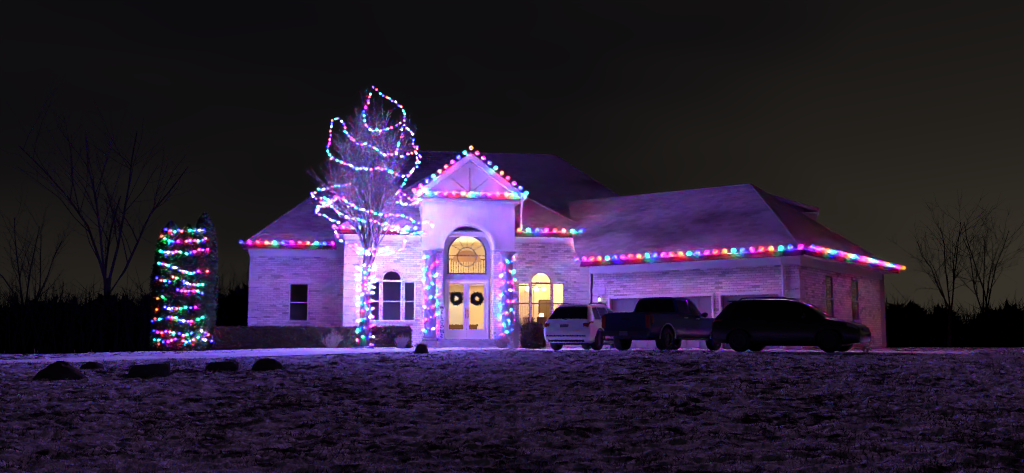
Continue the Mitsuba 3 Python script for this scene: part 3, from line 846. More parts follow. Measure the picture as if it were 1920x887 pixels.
# interior lamps
principled('lamp_shade', (0.8, 0.75, 0.6), 0.5)


def glow(key, mesh, c, weight, parent):
    k = numbered(f'{parent}__{key}')
    scene[k] = {**mikit.ply(mesh, 'lamp_shade', smooth=True), 'to_world': T(H.M), 'emitter': {'type': 'area', 'radiance': rgb(*c), 'sampling_weight': weight}}


fl = thing('foyer_lamp', 'warm round pendant lamp in the entrance hall', 'lamp')
glow('bowl', revolve([(0, 3.24), (0.13, 3.28), (0.19, 3.4), (0.13, 3.52), (0, 3.56)], 20).apply_translation((0.02, 2.0, 0)), (75, 62, 38), 160.0, fl)
dc = thing('chandelier', 'lit chandelier of small shades in the room right of the door', 'chandelier')
put('arm', tubes([([(3.2, 2.6, 3.02), (4.1, 2.6, 3.02)], 0.02), ([(3.65, 2.6, 3.02), (3.65, 2.6, 4.5)], 0.015)], 6), 'bronze', H.M, parent=dc)
for u in (3.25, 3.65, 4.05):
    glow('shade', revolve([(0, 2.86), (0.11, 2.88), (0.12, 2.96), (0.06, 3.05), (0, 3.05)], 14).apply_translation((u, 2.6, 0)), (4.5, 3.3, 1.7), 60.0, dc)
dl = thing('ceiling_panel_lamp', 'warm ceiling lamp in the room right of the door', 'lamp')
glow('bowl', revolve([(0, 4.3), (0.3, 4.32), (0.4, 4.4), (0.4, 4.46), (0, 4.48)], 20).apply_translation((3.5, 3.6, 0)), (19, 15, 8.6), 120.0, dl)
tl = thing('table_lamp', 'small glowing table lamp low in the arched window', 'lamp')
put('stand', tubes([([(4.0, 2.95, 1.29), (4.0, 2.95, 1.5)], 0.04)], 8), 'bronze', H.M, parent=tl)
glow('shade', revolve([(0, 1.5), (0.13, 1.5), (0.09, 1.74), (0, 1.74)], 14).apply_translation((4.0, 2.95, 0)), (2.2, 1.6, .8), 20.0, tl)
# coach lamp on the garage's left jamb
cl_ = thing('wall_lantern', 'small lit lantern on the wall left of the garage door', 'lantern')
put('bracket', bx(-9.42, -9.30, 0.30, 0.42, 2.02, 2.08), 'dark_frame', G.M, parent=cl_)
put('roof_cap', trimesh.creation.cone(0.10, 0.1, sections=6).apply_translation((-9.365, 0.305, 2.27)), 'dark_frame', G.M, parent=cl_)
k = numbered(f'{cl_}__lens')
scene[k] = {**mikit.ply(bx(-9.40, -9.33, 0.27, 0.34, 2.12, 2.26), 'lamp_shade'), 'to_world': T(G.M), 'emitter': {'type': 'area', 'radiance': rgb(.5, .45, .62), 'sampling_weight': 1.0}}


# ------------------------------------------------------------------ trees
def grow(rng, p, d, length, r, level, maxl, out, spec):
    """Recursive bare branch: out[level] collects (points, radii)."""
    n = 5 if level < 2 else 4
    pts, rr = [np.array(p, float)], [r]
    d = np.array(d, float)
    step = length / n
    for i in range(n):
        d = d + rng.normal(0, spec['wob'], 3) + np.array([0, 0, spec['up'] * (1 if level else 0.3)])
        d /= np.linalg.norm(d)
        pts.append(pts[-1] + d * step)
        rr.append(r * (1 - (i + 1) / n * (0.75 if level == maxl else 0.6)))
    out[level].append((np.array(pts), np.array(rr)))
    if level == maxl:
        return
    k = spec['kids'][level]
    for j in range(k):
        t = rng.uniform(spec['from'], 1.0) if level else rng.uniform(0.25, 1.0)
        i = min(int(t * n), n - 1)
        q = pts[i] + (pts[i + 1] - pts[i]) * (t * n - i)
        dd_ = pts[i + 1] - pts[i]
        dd_ /= np.linalg.norm(dd_)
        side = np.cross(dd_, rng.normal(size=3))
        side /= np.linalg.norm(side) + 1e-9
        a = math.radians(rng.uniform(*spec['ang']))
        nd = dd_ * math.cos(a) + side * math.sin(a)
        grow(rng, q, nd, length * rng.uniform(*spec['len']) * (1.12 - 0.5 * t), max(rr[i] * rng.uniform(0.4, 0.6), spec['rmin']), level + 1, maxl, out, spec)


# the lit tree by the left window
TY = 43.6
tb_ = at(682, 646, TY)
tree = thing('lit_tree', 'tall bare tree in front of the house wrapped in strings of coloured lights', 'tree')
rng = np.random.default_rng(77)
z0 = float(zg(tb_[0], TY)) - 0.05
tx = tb_[0]
trunk = [(tx, TY, z0), (tx, TY, z0 + 0.3), (tx + 0.02, TY, 1.6), (tx + 0.05, TY, 3.0), (tx + 0.1, TY, 4.4)]
put('trunk', tubes([(trunk, np.array([0.34, 0.25, 0.215, 0.21, 0.15]))], 14), 'bark', smooth=True, parent=tree)
spec = dict(wob=0.075, up=0.05, kids=[15, 12, 8, 5], ang=(16, 36), len=(0.45, 0.68), rmin=0.0045, **{'from': 0.22})
spec['up'] = 0.07
levels = [[] for _ in range(5)]
for i in range(13):
    a = 2 * np.pi * i / 13 + rng.uniform(-.2, .2)
    tilt = math.radians(rng.uniform(3, 14) if i % 2 else rng.uniform(15, 28))
    zz = rng.uniform(3.1, 4.3)
    d = (math.sin(tilt) * math.cos(a), math.sin(tilt) * math.sin(a), math.cos(tilt))
    ln = rng.uniform(4.2, 5.3) if tilt < 0.27 else rng.uniform(3.0, 3.9)
    grow(rng, (tx + 0.16, TY, zz), d, ln, rng.uniform(0.06, 0.10), 1, 4, levels, spec)
for br in levels[1]:
    put('limb', tubes([br], 6), 'bark', smooth=True, parent=tree)
k = put('twigs', cat([tubes(levels[2], 4), tubes(levels[3], 3), tubes(levels[4], 3)]), 'twig', parent=tree)
tag(k, kind='stuff')

# strings on the crown: each polyline runs in the photograph's crown region (x, y), wound on the crown's front or back
S = lambda *c: [(560 + x / 2.464, 140 + y / 2.464) for x, y in c]
CX = tx + 0.35


def crown_r(z):
    return float(np.interp(z, [3.6, 4.6, 5.8, 7.2, 8.2, 9.5, 10.6, 11.8], [0.9, 2.2, 2.8, 2.7, 2.3, 1.9, 1.4, 0.5]))


def crown_point(px, py, sidey, jit=0.0):
    Y = TY
    for _ in range(3):
        p = at(px, py, Y)
        R = crown_r(p[2])
        Y = TY - sidey * math.sqrt(max(R * R - (p[0] - CX) ** 2, 0.02)) * 0.8 + jit
    return at(px, py, Y)


def resample(pl, step, rng):
    pl = np.array(pl, float)
    seg = np.linalg.norm(np.diff(pl, axis=0), axis=1)
    cum = np.concatenate([[0], np.cumsum(seg)])
    t, out = 0.0, []
    while t <= cum[-1]:
        out.append([np.interp(t, cum, pl[:, 0]), np.interp(t, cum, pl[:, 1])])
        t += step * rng.uniform(0.72, 1.28)
    return np.array(out)


TG = 'light strings looped through the crown of the lit tree'
PATHS = [
    ('top loop of coloured lights round the very tip of the lit tree', 1, S((345, 60), (400, 100), (440, 122), (480, 150), (492, 190), (487, 220), (455, 235), (410, 250), (350, 262), (325, 255), (303, 225), (300, 185), (308, 150), (322, 130), (325, 105), (338, 75))),
    ('short string of lights dropping on the upper right of the tree below its top loop', 1, S((487, 235), (515, 265), (532, 285), (530, 318))),
    ('short string of lights slanting inward under the top loop of the tree', 1, S((480, 245), (475, 285), (462, 322), (447, 352), (440, 372))),
    ('lights from the peak at upper left across the middle of the tree', 1, S((150, 385), (135, 345), (145, 300), (150, 250), (155, 212), (175, 198), (203, 220), (218, 262), (232, 285), (265, 320), (305, 320), (350, 342), (400, 368), (440, 372), (480, 375), (525, 365))),
    ('lights sagging under the upper left peak, bulging at the right edge of the tree', 1, S((530, 320), (545, 355), (564, 385), (556, 415), (530, 440), (500, 465), (470, 470), (430, 455), (412, 438), (375, 432), (310, 437), (260, 430), (205, 405), (155, 385))),
    ('loose lights on twigs between the upper and lower loops of the tree', 1, S((545, 330), (548, 400), (520, 450), (500, 488), (470, 527), (460, 552), (480, 600))),
    ('string of lights along the top of the lower crown, peaked at the left', -0.6, S((60, 550), (100, 535), (150, 522), (200, 515), (235, 498), (265, 525), (315, 550), (370, 552), (400, 550), (455, 550), (480, 555), (520, 572), (555, 575))),
    ('bunched string of lights at the far left tip of the lower crown', 0.5, S((60, 550), (75, 575), (110, 572), (150, 580), (180, 568), (150, 590), (110, 595), (92, 605), (78, 632), (100, 608), (140, 604))),
    ('string of lights sweeping from left tip down to the right across the lower crown', 1, S((100, 590), (135, 600), (170, 562), (205, 578), (240, 600), (270, 618), (325, 635), (370, 642), (430, 648), (470, 652), (510, 662), (545, 685), (580, 685), (612, 680), (622, 715))),
    ('second sweeping string just below, from the left tip to the entry wall', 1, S((80, 635), (100, 605), (150, 608), (165, 620), (195, 645), (230, 665), (290, 675), (330, 675), (370, 688), (410, 692), (450, 705), (485, 715), (515, 740), (560, 725), (590, 735))),
    ('short string trailing at the lower left edge of the crown', 1, S((80, 635), (120, 655), (155, 675), (190, 680))),
    ('string of lights across the back of the lower crown', -0.8, S((205, 550), (225, 620), (290, 590), (320, 590), (395, 585), (470, 592), (540, 600), (565, 575))),
    ('lowest loop of lights hanging under the crown where the limbs fork', 0.8, S((165, 712), (175, 735), (205, 780), (240, 792), (262, 820), (300, 830), (350, 832), (400, 830), (430, 822), (488, 805), (495, 745), (485, 720))),
    ('tangled string of lights around the fork of the limbs', 0.9, S((270, 800), (310, 815), (340, 802), (380, 806), (420, 798), (400, 812), (345, 826), (300, 818), (265, 785), (240, 795))),
    ('string of lights behind the fork at the bottom of the crown', -0.6, S((285, 690), (320, 700), (330, 716), (375, 722), (410, 712), (450, 725), (500, 735))),
]
rng = np.random.default_rng(5)
for i, (lab, sidey, pl) in enumerate(PATHS):
    pts = [crown_point(x + rng.normal(0, 0.9), y + rng.normal(0, 1.1), sidey, rng.normal(0, 0.12)) for x, y in resample(pl, 7.4 if i < 12 else 6.6, rng)]
    light_string(lab, pts, MINI, 'mini', TG, start=i * 3)
# trunk winding: close turns near the fork, wide ones below
zs_ = np.concatenate([np.linspace(0.2, 1.2, 16), np.linspace(1.25, 2.5, 40), np.linspace(2.52, 3.75, 60)])
an = np.concatenate([np.linspace(0, 2.2, 16), np.linspace(2.3, 6.0, 40), np.linspace(6.1, 11.0, 60)]) * 2 * np.pi
rd = np.interp(zs_, [0, 2.4, 3.75], [0.37, 0.36, 0.42])
pts = [np.array([tx + 0.04 + r * math.cos(a), TY + r * math.sin(a), z0 + z + rng.normal(0, 0.035)]) for z, a, r in zip(zs_, an, rd)]
light_string('coloured lights wound down the trunk of the tall tree', pts, MINI, 'mini', 'trunk light winding')

# three columnar evergreens with lights
AY = 44.5
sh = []
for px, top, w, lab in ((313, 418, 0.74, 'dark columnar evergreen, leftmost of the three wrapped in lights'), (345, 424, 0.68, 'dark columnar evergreen in the middle of the three wrapped in lights'), (376, 402, 0.62, 'dark columnar evergreen, tallest and rightmost of the three wrapped in lights')):
    c = at(px, 655, AY)
    zt = at(px, top, AY)[2]
    cx = c[0]
    zb = float(zg(cx, AY)) - 0.02
    tk = thing('columnar_evergreen', lab, 'tree', 'evergreens wrapped in lights')
    put('trunk', tubes([([(cx, AY, zb), (cx, AY, zt - 0.6)], np.array([0.12, 0.03]))], 8), 'bark', parent=tk)
    rr = np.random.default_rng(int(px))
    n = 16000
    z = rr.random(n) ** 0.85
    rad = w * np.interp(z, [0, 0.08, 0.55, 0.85, 0.95, 1.0], [0.80, 0.95, 1.0, 0.75, 0.42, 0.02])
    a = rr.uniform(0, 2 * np.pi, n)
    lump = 1 + 0.18 * (meshkit.fbm(np.stack([np.cos(a) * 2.4, np.sin(a) * 2.4, z * 9 + px], -1), 3) - 0.5) * 2
    q = rad * lump * rr.uniform(0.82, 1.04, n)
    c = np.stack([cx + q * np.cos(a), AY + q * np.sin(a) * 0.9, zb + z * (zt - zb)], -1)
    nn = np.stack([np.cos(a), np.sin(a), 0.9 + 0 * a], -1) + rr.normal(0, 0.4, (n, 3))
    nn /= np.linalg.norm(nn, axis=1, keepdims=True)
    k = put('foliage', tri_soup(c, nn, 0.10, rr), 'evergreen', parent=tk)
    tag(k, kind='stuff')
    zc = np.linspace(0, 1, 16)
    core = revolve([(0, zb)] + [(0.80 * w * float(np.interp(t, [0, 0.08, 0.55, 0.85, 0.95, 1.0], [0.80, 0.95, 1.0, 0.72, 0.40, 0.02])), zb + t * (zt - 0.1 - zb)) for t in zc] + [(0, zt - 0.1)], 12)
    core.apply_translation((cx, AY, 0))
    put('inner_mass', core, 'evergreen', smooth=True, parent=tk)
A_ = lambda *c: [(260 + x / 2.954, 380 + y / 2.954) for x, y in c]
rows = [A_((150, 150), (190, 158), (240, 156)), A_((285, 152), (320, 155), (365, 146)), A_((125, 190), (160, 208), (200, 215), (240, 218)), A_((265, 212), (310, 210), (345, 210), (380, 200)),
        A_((120, 270), (165, 278), (200, 270), (240, 272)), A_((265, 278), (300, 270), (335, 264), (395, 260)), A_((112, 330), (140, 345), (170, 352), (210, 368)), A_((230, 375), (265, 388), (300, 392), (345, 378)), A_((380, 375), (400, 378)),
        A_((100, 410), (135, 432), (165, 438), (185, 438)), A_((190, 410), (215, 425)), A_((250, 435), (290, 452), (310, 455), (355, 460)), A_((215, 485), (250, 488), (290, 490), (330, 490), (362, 505)), A_((105, 530), (130, 520), (150, 516)),
        A_((145, 580), (195, 586), (235, 582), (280, 586), (315, 578)), A_((100, 595), (112, 597)), A_((75, 655), (95, 640), (120, 642)), A_((165, 632), (205, 642), (240, 650), (280, 660), (312, 656)), A_((330, 640), (370, 635)),
        A_((85, 712), (110, 722), (150, 715), (200, 722)), A_((225, 725), (260, 735), (310, 718)), A_((350, 712), (380, 718), (390, 735)), A_((90, 760), (130, 772), (170, 762), (220, 756)), A_((245, 770), (290, 766), (335, 748), (372, 762)), A_((405, 770), (412, 785)), A_((110, 785), (128, 775))]
for i, r in enumerate(rows):
    pass
ap = []
rng = np.random.default_rng(15)
for r in rows:
    for x, y in resample(r, 7.6, rng):
        px = x
        ctr = min((313, 345, 376), key=lambda q: abs(q - px))
        off = (px - ctr) / 41.5
        zf = np.clip((655 - y) / 250, 0, 1)
        rad = 0.70 * float(np.interp(zf, [0, 0.08, 0.55, 0.85, 0.95, 1.0], [0.80, 0.95, 1.0, 0.75, 0.42, 0.1])) + 0.06
        ap.append(at(x, y + rng.normal(0, 1.0), AY - math.sqrt(max(rad * rad - off * off, 0.02)) * 0.9 - 0.06))
st_ = light_string('rows of coloured lights wound round the three columnar evergreens', ap, MINI, 'mini', None)

# hedges and shrubs
rng = np.random.default_rng(31)


def leaf_box(rng, n, x0, x1, y0, y1, h, rot, cx, cy, zb):
    """Leaf faces over a clipped, slightly lumpy hedge block."""
    f = rng.random(n)
    x, y, z = rng.uniform(x0, x1, n), rng.uniform(y0, y1, n), rng.uniform(0, h, n)
    nrm = np.zeros((n, 3))
    top, frt, end = f < 0.42, (f >= 0.42) & (f < 0.85), f >= 0.85
    z[top] = h
    nrm[top] = (0, 0, 1)
    y[frt] = y0
    nrm[frt] = (0, -1, 0.3)
    x[end] = np.where(rng.random(end.sum()) < .5, x0, x1)
    nrm[end, 0] = np.sign(x[end] - (x0 + x1) / 2)
    lump = 0.10 * (meshkit.fbm(np.stack([x * 1.5, y * 1.5, z * 1.5], -1), 3) - 0.5)
    p = np.stack([x, y, z], -1) + nrm * (lump + rng.normal(0, 0.03, n))[:, None]
    nn = nrm + rng.normal(0, 0.55, (n, 3))
    nn /= np.linalg.norm(nn, axis=1, keepdims=True)
    c, s_ = math.cos(rot), math.sin(rot)
    R = np.array([[c, -s_, 0], [s_, c, 0], [0, 0, 1]])
    return tri_soup(p @ R.T + [cx, cy, zb], nn @ R.T, 0.075, rng)


def hedge(label, px0, px1, ytop, Y, depth, group):
    a, b = at(px0, 655, Y), at(px1, 655, Y)
    w = b[0] - a[0]
    cx = (a[0] + b[0]) / 2
    zb = float(zg(cx, Y)) - 0.02
    h = at((px0 + px1) / 2, ytop, Y)[2] - zb
    t = thing('hedge', label, 'hedge', group)
    k = put('foliage', leaf_box(rng, int(9000 * w / 3 + 3000), -w / 2, w / 2, -depth / 2, depth / 2, h, math.radians(6), cx, Y, zb), 'hedge_leaf', parent=t)
    tag(k, kind='stuff')
    m = trimesh.creation.box((w - 0.12, depth - 0.12, h - 0.05)).apply_translation((0, 0, (h - 0.05) / 2))
    m.apply_transform(trimesh.transformations.rotation_matrix(math.radians(6), (0, 0, 1)))
    put('inner_mass', m.apply_translation((cx, Y, zb)), 'hedge_leaf', parent=t)


hedge('long low clipped hedge under the left wing window', 408, 672, 616, 45.0, 1.1, 'clipped hedges')
hedge('short clipped hedge right of the lit tree trunk', 694, 768, 616, 44.6, 1.1, 'clipped hedges')


def bush(label, px, py0, py1, wpx, Y, n, cat_='shrub'):
    c = at(px, py1, Y)
    zb = float(zg(c[0], Y)) - 0.03
    h = at(px, py0, Y)[2] - zb
    w = wpx / F * Y / 2
    a, u = rng.uniform(0, 2 * np.pi, n), rng.random(n)
    el = np.arcsin(u ** 0.7)
    r = rng.uniform(0.7, 1.05, n) * (1 + 0.5 * (meshkit.fbm(np.stack([np.cos(a) * 2, np.sin(a) * 2, u * 3 + px], -1), 3) - 0.5))
    p = np.stack([c[0] + r * w * np.cos(a) * np.cos(el) ** 0.5, Y + r * w * 0.8 * np.sin(a) * np.cos(el) ** 0.5, zb + 0.08 + r * h * np.sin(el) * 0.92], -1)
    nn = np.stack([np.cos(a), np.sin(a), 0.6 + 0 * a], -1) + rng.normal(0, .6, (n, 3))
    nn /= np.linalg.norm(nn, axis=1, keepdims=True)
    t = thing('shrub', label, cat_)
    k = put('foliage', tri_soup(p, nn, 0.075, rng), 'hedge_leaf', parent=t)
    tag(k, kind='stuff')
    put('stems', tubes([([(c[0], Y, zb), (c[0] + rng.normal(0, w * .4), Y + rng.normal(0, w * .3), zb + h * 0.8)], np.array([0.03, 0.01])) for _ in range(7)], 5), 'bark', parent=t)


bush('dark rounded shrub under the lit arched window beside the white car', 1000, 608, 656, 46, 43.8, 5000)


def wisp(label, px, py0, py1, wpx, Y, n, name='dry_shrub', spread=0.5):
    c = at(px, py1, Y)
    zb = float(zg(c[0], Y)) - 0.02
    h = at(px, py0, Y)[2] - zb
    w = wpx / F * Y / 2
    items = []
    for _ in range(n):
        a, q = rng.uniform(0, 2 * np.pi), rng.random() ** 0.6
        top = np.array([c[0] + w * q * math.cos(a), Y + w * 0.7 * q * math.sin(a), zb + h * rng.uniform(0.6, 1.0) * (1 - 0.35 * q)])
        b = np.array([c[0] + w * 0.25 * q * math.cos(a), Y + w * .2 * q * math.sin(a), zb])
        mid = b * 0.45 + top * 0.55 + np.array([0, 0, h * 0.1]) + rng.normal(0, 0.03, 3)
        items.append(([b, mid, top], np.array([0.012, 0.009, 0.004])))
        for _ in range(2):
            q2 = mid + (top - mid) * rng.uniform(0, 0.6)
            items.append(([q2, q2 + rng.normal(0, w * 0.18, 3) + np.array([0, 0, h * 0.14])], np.array([0.007, 0.003])))
    t = thing(name, label, 'shrub')
    k = put('stems', tubes(items, 3), 'dry_stem', parent=t)
    tag(k, kind='stuff')


wisp('bare twiggy shrub in front of the long hedge near the tree', 622, 618, 654, 50, 44.2, 70)
wisp('bare twiggy shrub at the right end of the short hedge', 752, 622, 653, 34, 43.8, 50)
wisp('tall dry ornamental grass beside the right porch column', 968, 560, 655, 22, 45.0, 60, 'ornamental_grass')
wisp('low dry plant at the foot of the right porch column', 942, 628, 656, 40, 44.6, 80)
wisp('low dry plant at the foot of the left porch column', 790, 640, 658, 34, 44.6, 50)
wisp('dry weeds standing at the front bumper of the black car', 1622, 632, 657, 44, 30.9, 14, 'weeds')
struct('mulch_bed', revolve([(0, 0.16), (0.7, 0.13), (1.6, 0.02), (1.7, -0.1), (0, -0.1)], 24).apply_translation((tx + 0.2, TY - 0.2, z0 + 0.02)), 'mulch', 'frosted mulch mound round the tree trunk')
ps = at(722, 656.5, 41.2)
sl = put('stepping_stone', trimesh.creation.box((0.85, 0.7, 0.09)).apply_translation((ps[0], 41.2, float(zg(ps[0], 41.2)) + 0.06)), 'snowy_drive')
tag(sl, 'flat snow covered stone slab right of the tree trunk', 'slab')


# boulders
def gpoint(px, py):
    Y = 14.0
    while Y < 60:
        p = at(px, py, Y)
        if p[2] <= float(zg(p[0], Y)):
            return p
        Y += 0.05
    return p


def boulder(label, x0, x1, y0, y1, seed, mat, shape):
    p = gpoint((x0 + x1) / 2, y1 - 3)
    Y = p[1]
    w, h = (x1 - x0) / F * Y / 2, (y1 - y0) / F * Y
    m = trimesh.creation.icosphere(4, 1.0)
    v = np.array(m.vertices)
    n = meshkit.fbm(v * 1.6 + seed * 7.3, 4, seed=seed) - 0.5 + 0.3 * (np.abs(meshkit.fbm(v * 3.5 + seed, 4, seed=seed + 5) - 0.5) - 0.12)
    v = v * (1 + 0.5 * n)[:, None]
    if shape == 'peak':
        k = np.clip(v[:, 2], 0, 1)
        v[:, :2] *= (1 - 0.55 * k)[:, None]
    elif shape == 'flat':
        v[:, 2] = np.clip(v[:, 2], -1, 0.5 + 0.06 * v[:, 0]) * 1.9
    v = v * [w * 1.02, w * 0.75, h * (0.95 if shape != 'flat' else 0.95)] + [p[0], Y + w * 0.4, float(zg(p[0], Y)) + 0.0]
    k = put('boulder', trimesh.Trimesh(v, m.faces, process=False), mat, smooth=True)
    tag(k, label, 'boulder', 'boulders along the driveway')


boulder('largest dark peaked boulder at the left end of the lawn', 52, 152, 677, 716, 1, 'dark_rock', 'peak')
boulder('small dark boulder just right of the largest one', 150, 190, 681, 698, 2, 'dark_rock', 'dome')
boulder('long flat boulder with a snowy top, third from the left', 238, 314, 684, 711, 3, 'rock', 'flat')
boulder('low flat boulder with a snowy rim, fourth from the left', 384, 444, 680, 699, 4, 'rock', 'flat')
boulder('dark domed boulder, fifth from the left on the lawn edge', 472, 527, 673, 698, 6, 'dark_rock', 'dome')
boulder('small dark boulder by the driveway in front of the left porch column', 777, 804, 648, 667, 8, 'dark_rock', 'dome')

# far woods and bare trees
rng = np.random.default_rng(91)


def woods(label, px0, px1, Y, tops, n):
    xs = np.linspace(px0, px1, 200)
    tp = np.interp(xs, *zip(*tops))
    items = []
    for _ in range(n):
        px = rng.uniform(px0, px1)
        yy = Y + rng.uniform(-2.5, 6)
        zt = at(px, np.interp(px, xs, tp), Y)[2] * rng.uniform(0.5, 1.0) ** 0.5 * rng.choice([1.0, 1.0, 1.1, 1.3]) * (yy / Y)
        p0 = at(px, 650, yy)
        z = float(zg(p0[0], yy)) - 0.1
        q = np.array([p0[0] + rng.normal(0, .5), yy + rng.normal(0, .5), max(zt, z + 0.6)])
        items.append(([[p0[0], yy, z], (np.array([p0[0], yy, z]) + q) / 2 + rng.normal(0, .12, 3), q], np.array([0.05, 0.035, 0.01])))
        for _ in range(5):
            b = np.array([p0[0], yy, z]) + (q - [p0[0], yy, z]) * rng.uniform(.3, .95)
            items.append(([b, b + rng.normal(0, .45, 3) + np.array([0, 0, .35])], np.array([0.02, 0.006])))
    m = tubes(items, 3)
    # the dense lower brush
    k = 26000
    px = rng.uniform(px0, px1, k)
    yy = Y + rng.uniform(0, 5, k)
    h = np.array([at(a, np.interp(a, xs, tp), Y)[2] for a in px]) * 0.85 + 2.2 * (meshkit.fbm(np.stack([px / 26, px * 0, px * 0], -1), 4) - 0.5)
    z = h * rng.random(k) ** 0.8
    c = np.stack([(px - 960) / F * yy, yy, z], -1)
    nn = rng.normal(size=(k, 3)) * [1, 1, .6] + [0, -1, 0.1]
    nn /= np.linalg.norm(nn, axis=1, keepdims=True)
    key = put('far_woods', cat([m, tri_soup(c, nn, 0.42, rng)]), 'far_wood')
    tag(key, label, 'woods', kind='stuff')


woods('dark band of brush and trees behind the left yard', -260, 480, 60.0, [(-260, 545), (0, 545), (120, 556), (260, 560), (330, 552), (400, 540), (480, 522)], 800)
woods('dark band of brush and trees to the right of the garage', 1560, 2200, 62.0, [(1560, 575), (1650, 572), (1750, 588), (1900, 582), (2200, 575)], 800)


def bare_tree(label, px, ytop, Y, seed, lean=0.0, kids=(12, 9, 7), mat='far_bark'):
    rr = np.random.default_rng(seed)
    p = at(px, 650, Y)
    zb = float(zg(p[0], Y)) - 0.2
    h = at(px, ytop, Y)[2] - zb
    sp = dict(wob=0.13, up=0.06, kids=list(kids), ang=(22, 58), len=(0.42, 0.66), rmin=0.007, **{'from': 0.2})
    lv = [[] for _ in range(4)]
    t = thing('bare_tree', label, 'tree')
    tr = [(p[0], Y, zb), (p[0] + lean * .3, Y, zb + h * .16), (p[0] + lean, Y, zb + h * .3)]
    put('trunk', tubes([(tr, np.array([0.017, 0.013, 0.010]) * h)], 8), mat, smooth=True, parent=t)
    for i in range(5):
        a = 2 * np.pi * i / 5 + rr.uniform(-.4, .4)
        tl_ = math.radians(rr.uniform(4, 27))
        f = rr.uniform(.5, 1.0)
        q = np.array([p[0] + lean * f, Y, zb + h * .3 * f])
        grow(rr, q, (math.sin(tl_) * math.cos(a), math.sin(tl_) * math.sin(a), math.cos(tl_)), h * rr.uniform(.55, .72), 0.0058 * h, 1, 3, lv, sp)
    for br in lv[1]:
        put('limb', tubes([br], 5), mat, parent=t)
    k = put('twigs', cat([tubes(lv[2], 3), tubes(lv[3], 3)]), mat, parent=t)
    tag(k, kind='stuff')


bare_tree('bare tree silhouette right of the garage, the nearer of the two', 1780, 395, 58, 3, 0.2)
bare_tree('bare tree silhouette at the far right edge behind the other bare tree', 1838, 392, 63, 8, 0.6)
bare_tree('tall faint bare tree at the left between the road and the evergreens', 190, 190, 62, 5, 0.3, (10, 8, 6), 'faint_bark')
bare_tree('faint bare tree at the far left edge of the picture', 40, 360, 66, 12, 0.2, (10, 8, 6), 'faint_bark')
bare_tree('small bare tree just left of the house wing', 425, 490, 60, 17, 0.0)


# ------------------------------------------------------------------ vehicles
from scipy.interpolate import PchipInterpolator


def section(zb, zbelt, zr, w, wr):
    """Half a cross-section from the middle of the floor to the middle of the roof."""
    return np.array([(0, zb), (w * 0.80, zb), (w * 0.93, zb + 0.05), (w * 0.975, zb + 0.16), (w, zb + (zbelt - zb) * 0.45), (w * 0.995, zb + (zbelt - zb) * 0.75), (w * 0.97, zbelt - 0.05),
                     (w * 0.945, zbelt), (wr + (w * 0.945 - wr) * 0.04 + 0.0, zr - min(0.09, (zr - zbelt) * 0.35)), (wr * 0.93, zr - min(0.035, (zr - zbelt) * .15)), (wr * 0.72, zr - 0.008), (0, zr)])


class Loft:
    def __init__(s, rows):
        s.r = np.array(rows, float)
        s.f = [PchipInterpolator(s.r[:, 0], s.r[:, k]) for k in range(1, 6)]

    def sec(s, x):
        return section(*[float(f(x)) for f in s.f])

    def mesh(s, n=60):
        xs = np.unique(np.concatenate([s.r[:, 0], np.linspace(s.r[0, 0], s.r[-1, 0], n)]))
        ring = []
        for x in xs:
            h = s.sec(x)
            full = np.vstack([h, (h * [-1, 1])[-2:0:-1]])
            ring.append(np.column_stack([np.full(len(full), x), full]))
        m = len(ring[0])
        v = np.vstack(ring)
        f = []
        for i in range(len(xs) - 1):
            for j in range(m):
                a, b = i * m + j, i * m + (j + 1) % m
                f += [(a, a + m, b + m), (a, b + m, b)]
        v = np.vstack([v, ring[0].mean(0), ring[-1].mean(0)])
        c0, c1 = len(v) - 2, len(v) - 1
        for j in range(m):
            f += [(c0, j, (j + 1) % m), (c1, (len(xs) - 1) * m + (j + 1) % m, (len(xs) - 1) * m + j)]
        t = trimesh.Trimesh(v, np.array(f), process=False)
        if t.volume < 0:
            t.invert()
        return t

    def pt(s, x, k, sgn=1):
        h = s.sec(x)
        i = min(int(k), len(h) - 2)
        y, z = h[i] + (h[i + 1] - h[i]) * (k - i)
        return np.array([x, sgn * y, z])

    def patch(s, quad, sgn=1, lift=0.006, n=10):
        """A panel lying on the body: quad = four (x, k) corners in the loft's own coordinates, bilinear between."""
        q = np.array(quad, float)
        P = np.zeros((n, n, 3))
        for i, a in enumerate(np.linspace(0, 1, n)):
            for j, b in enumerate(np.linspace(0, 1, n)):
                x, k = (q[0] * (1 - a) + q[1] * a) * (1 - b) + (q[3] * (1 - a) + q[2] * a) * b
                P[i, j] = s.pt(x, k, sgn)
        du, dv = np.gradient(P, axis=0), np.gradient(P, axis=1)
        nn = np.cross(du, dv)
        nn /= np.linalg.norm(nn, axis=2, keepdims=True) + 1e-9
        c = np.array([P[..., 0].mean(), 0, 0.9])
        if ((P - c) * nn).sum() < 0:
            nn = -nn
        P = P + nn * lift
        return grid_mesh(P[..., 0], P[..., 1], P[..., 2])


def cut(mesh, holes):
    try:
        return trimesh.boolean.difference([mesh] + holes, engine='manifold')
    except Exception:
        return mesh


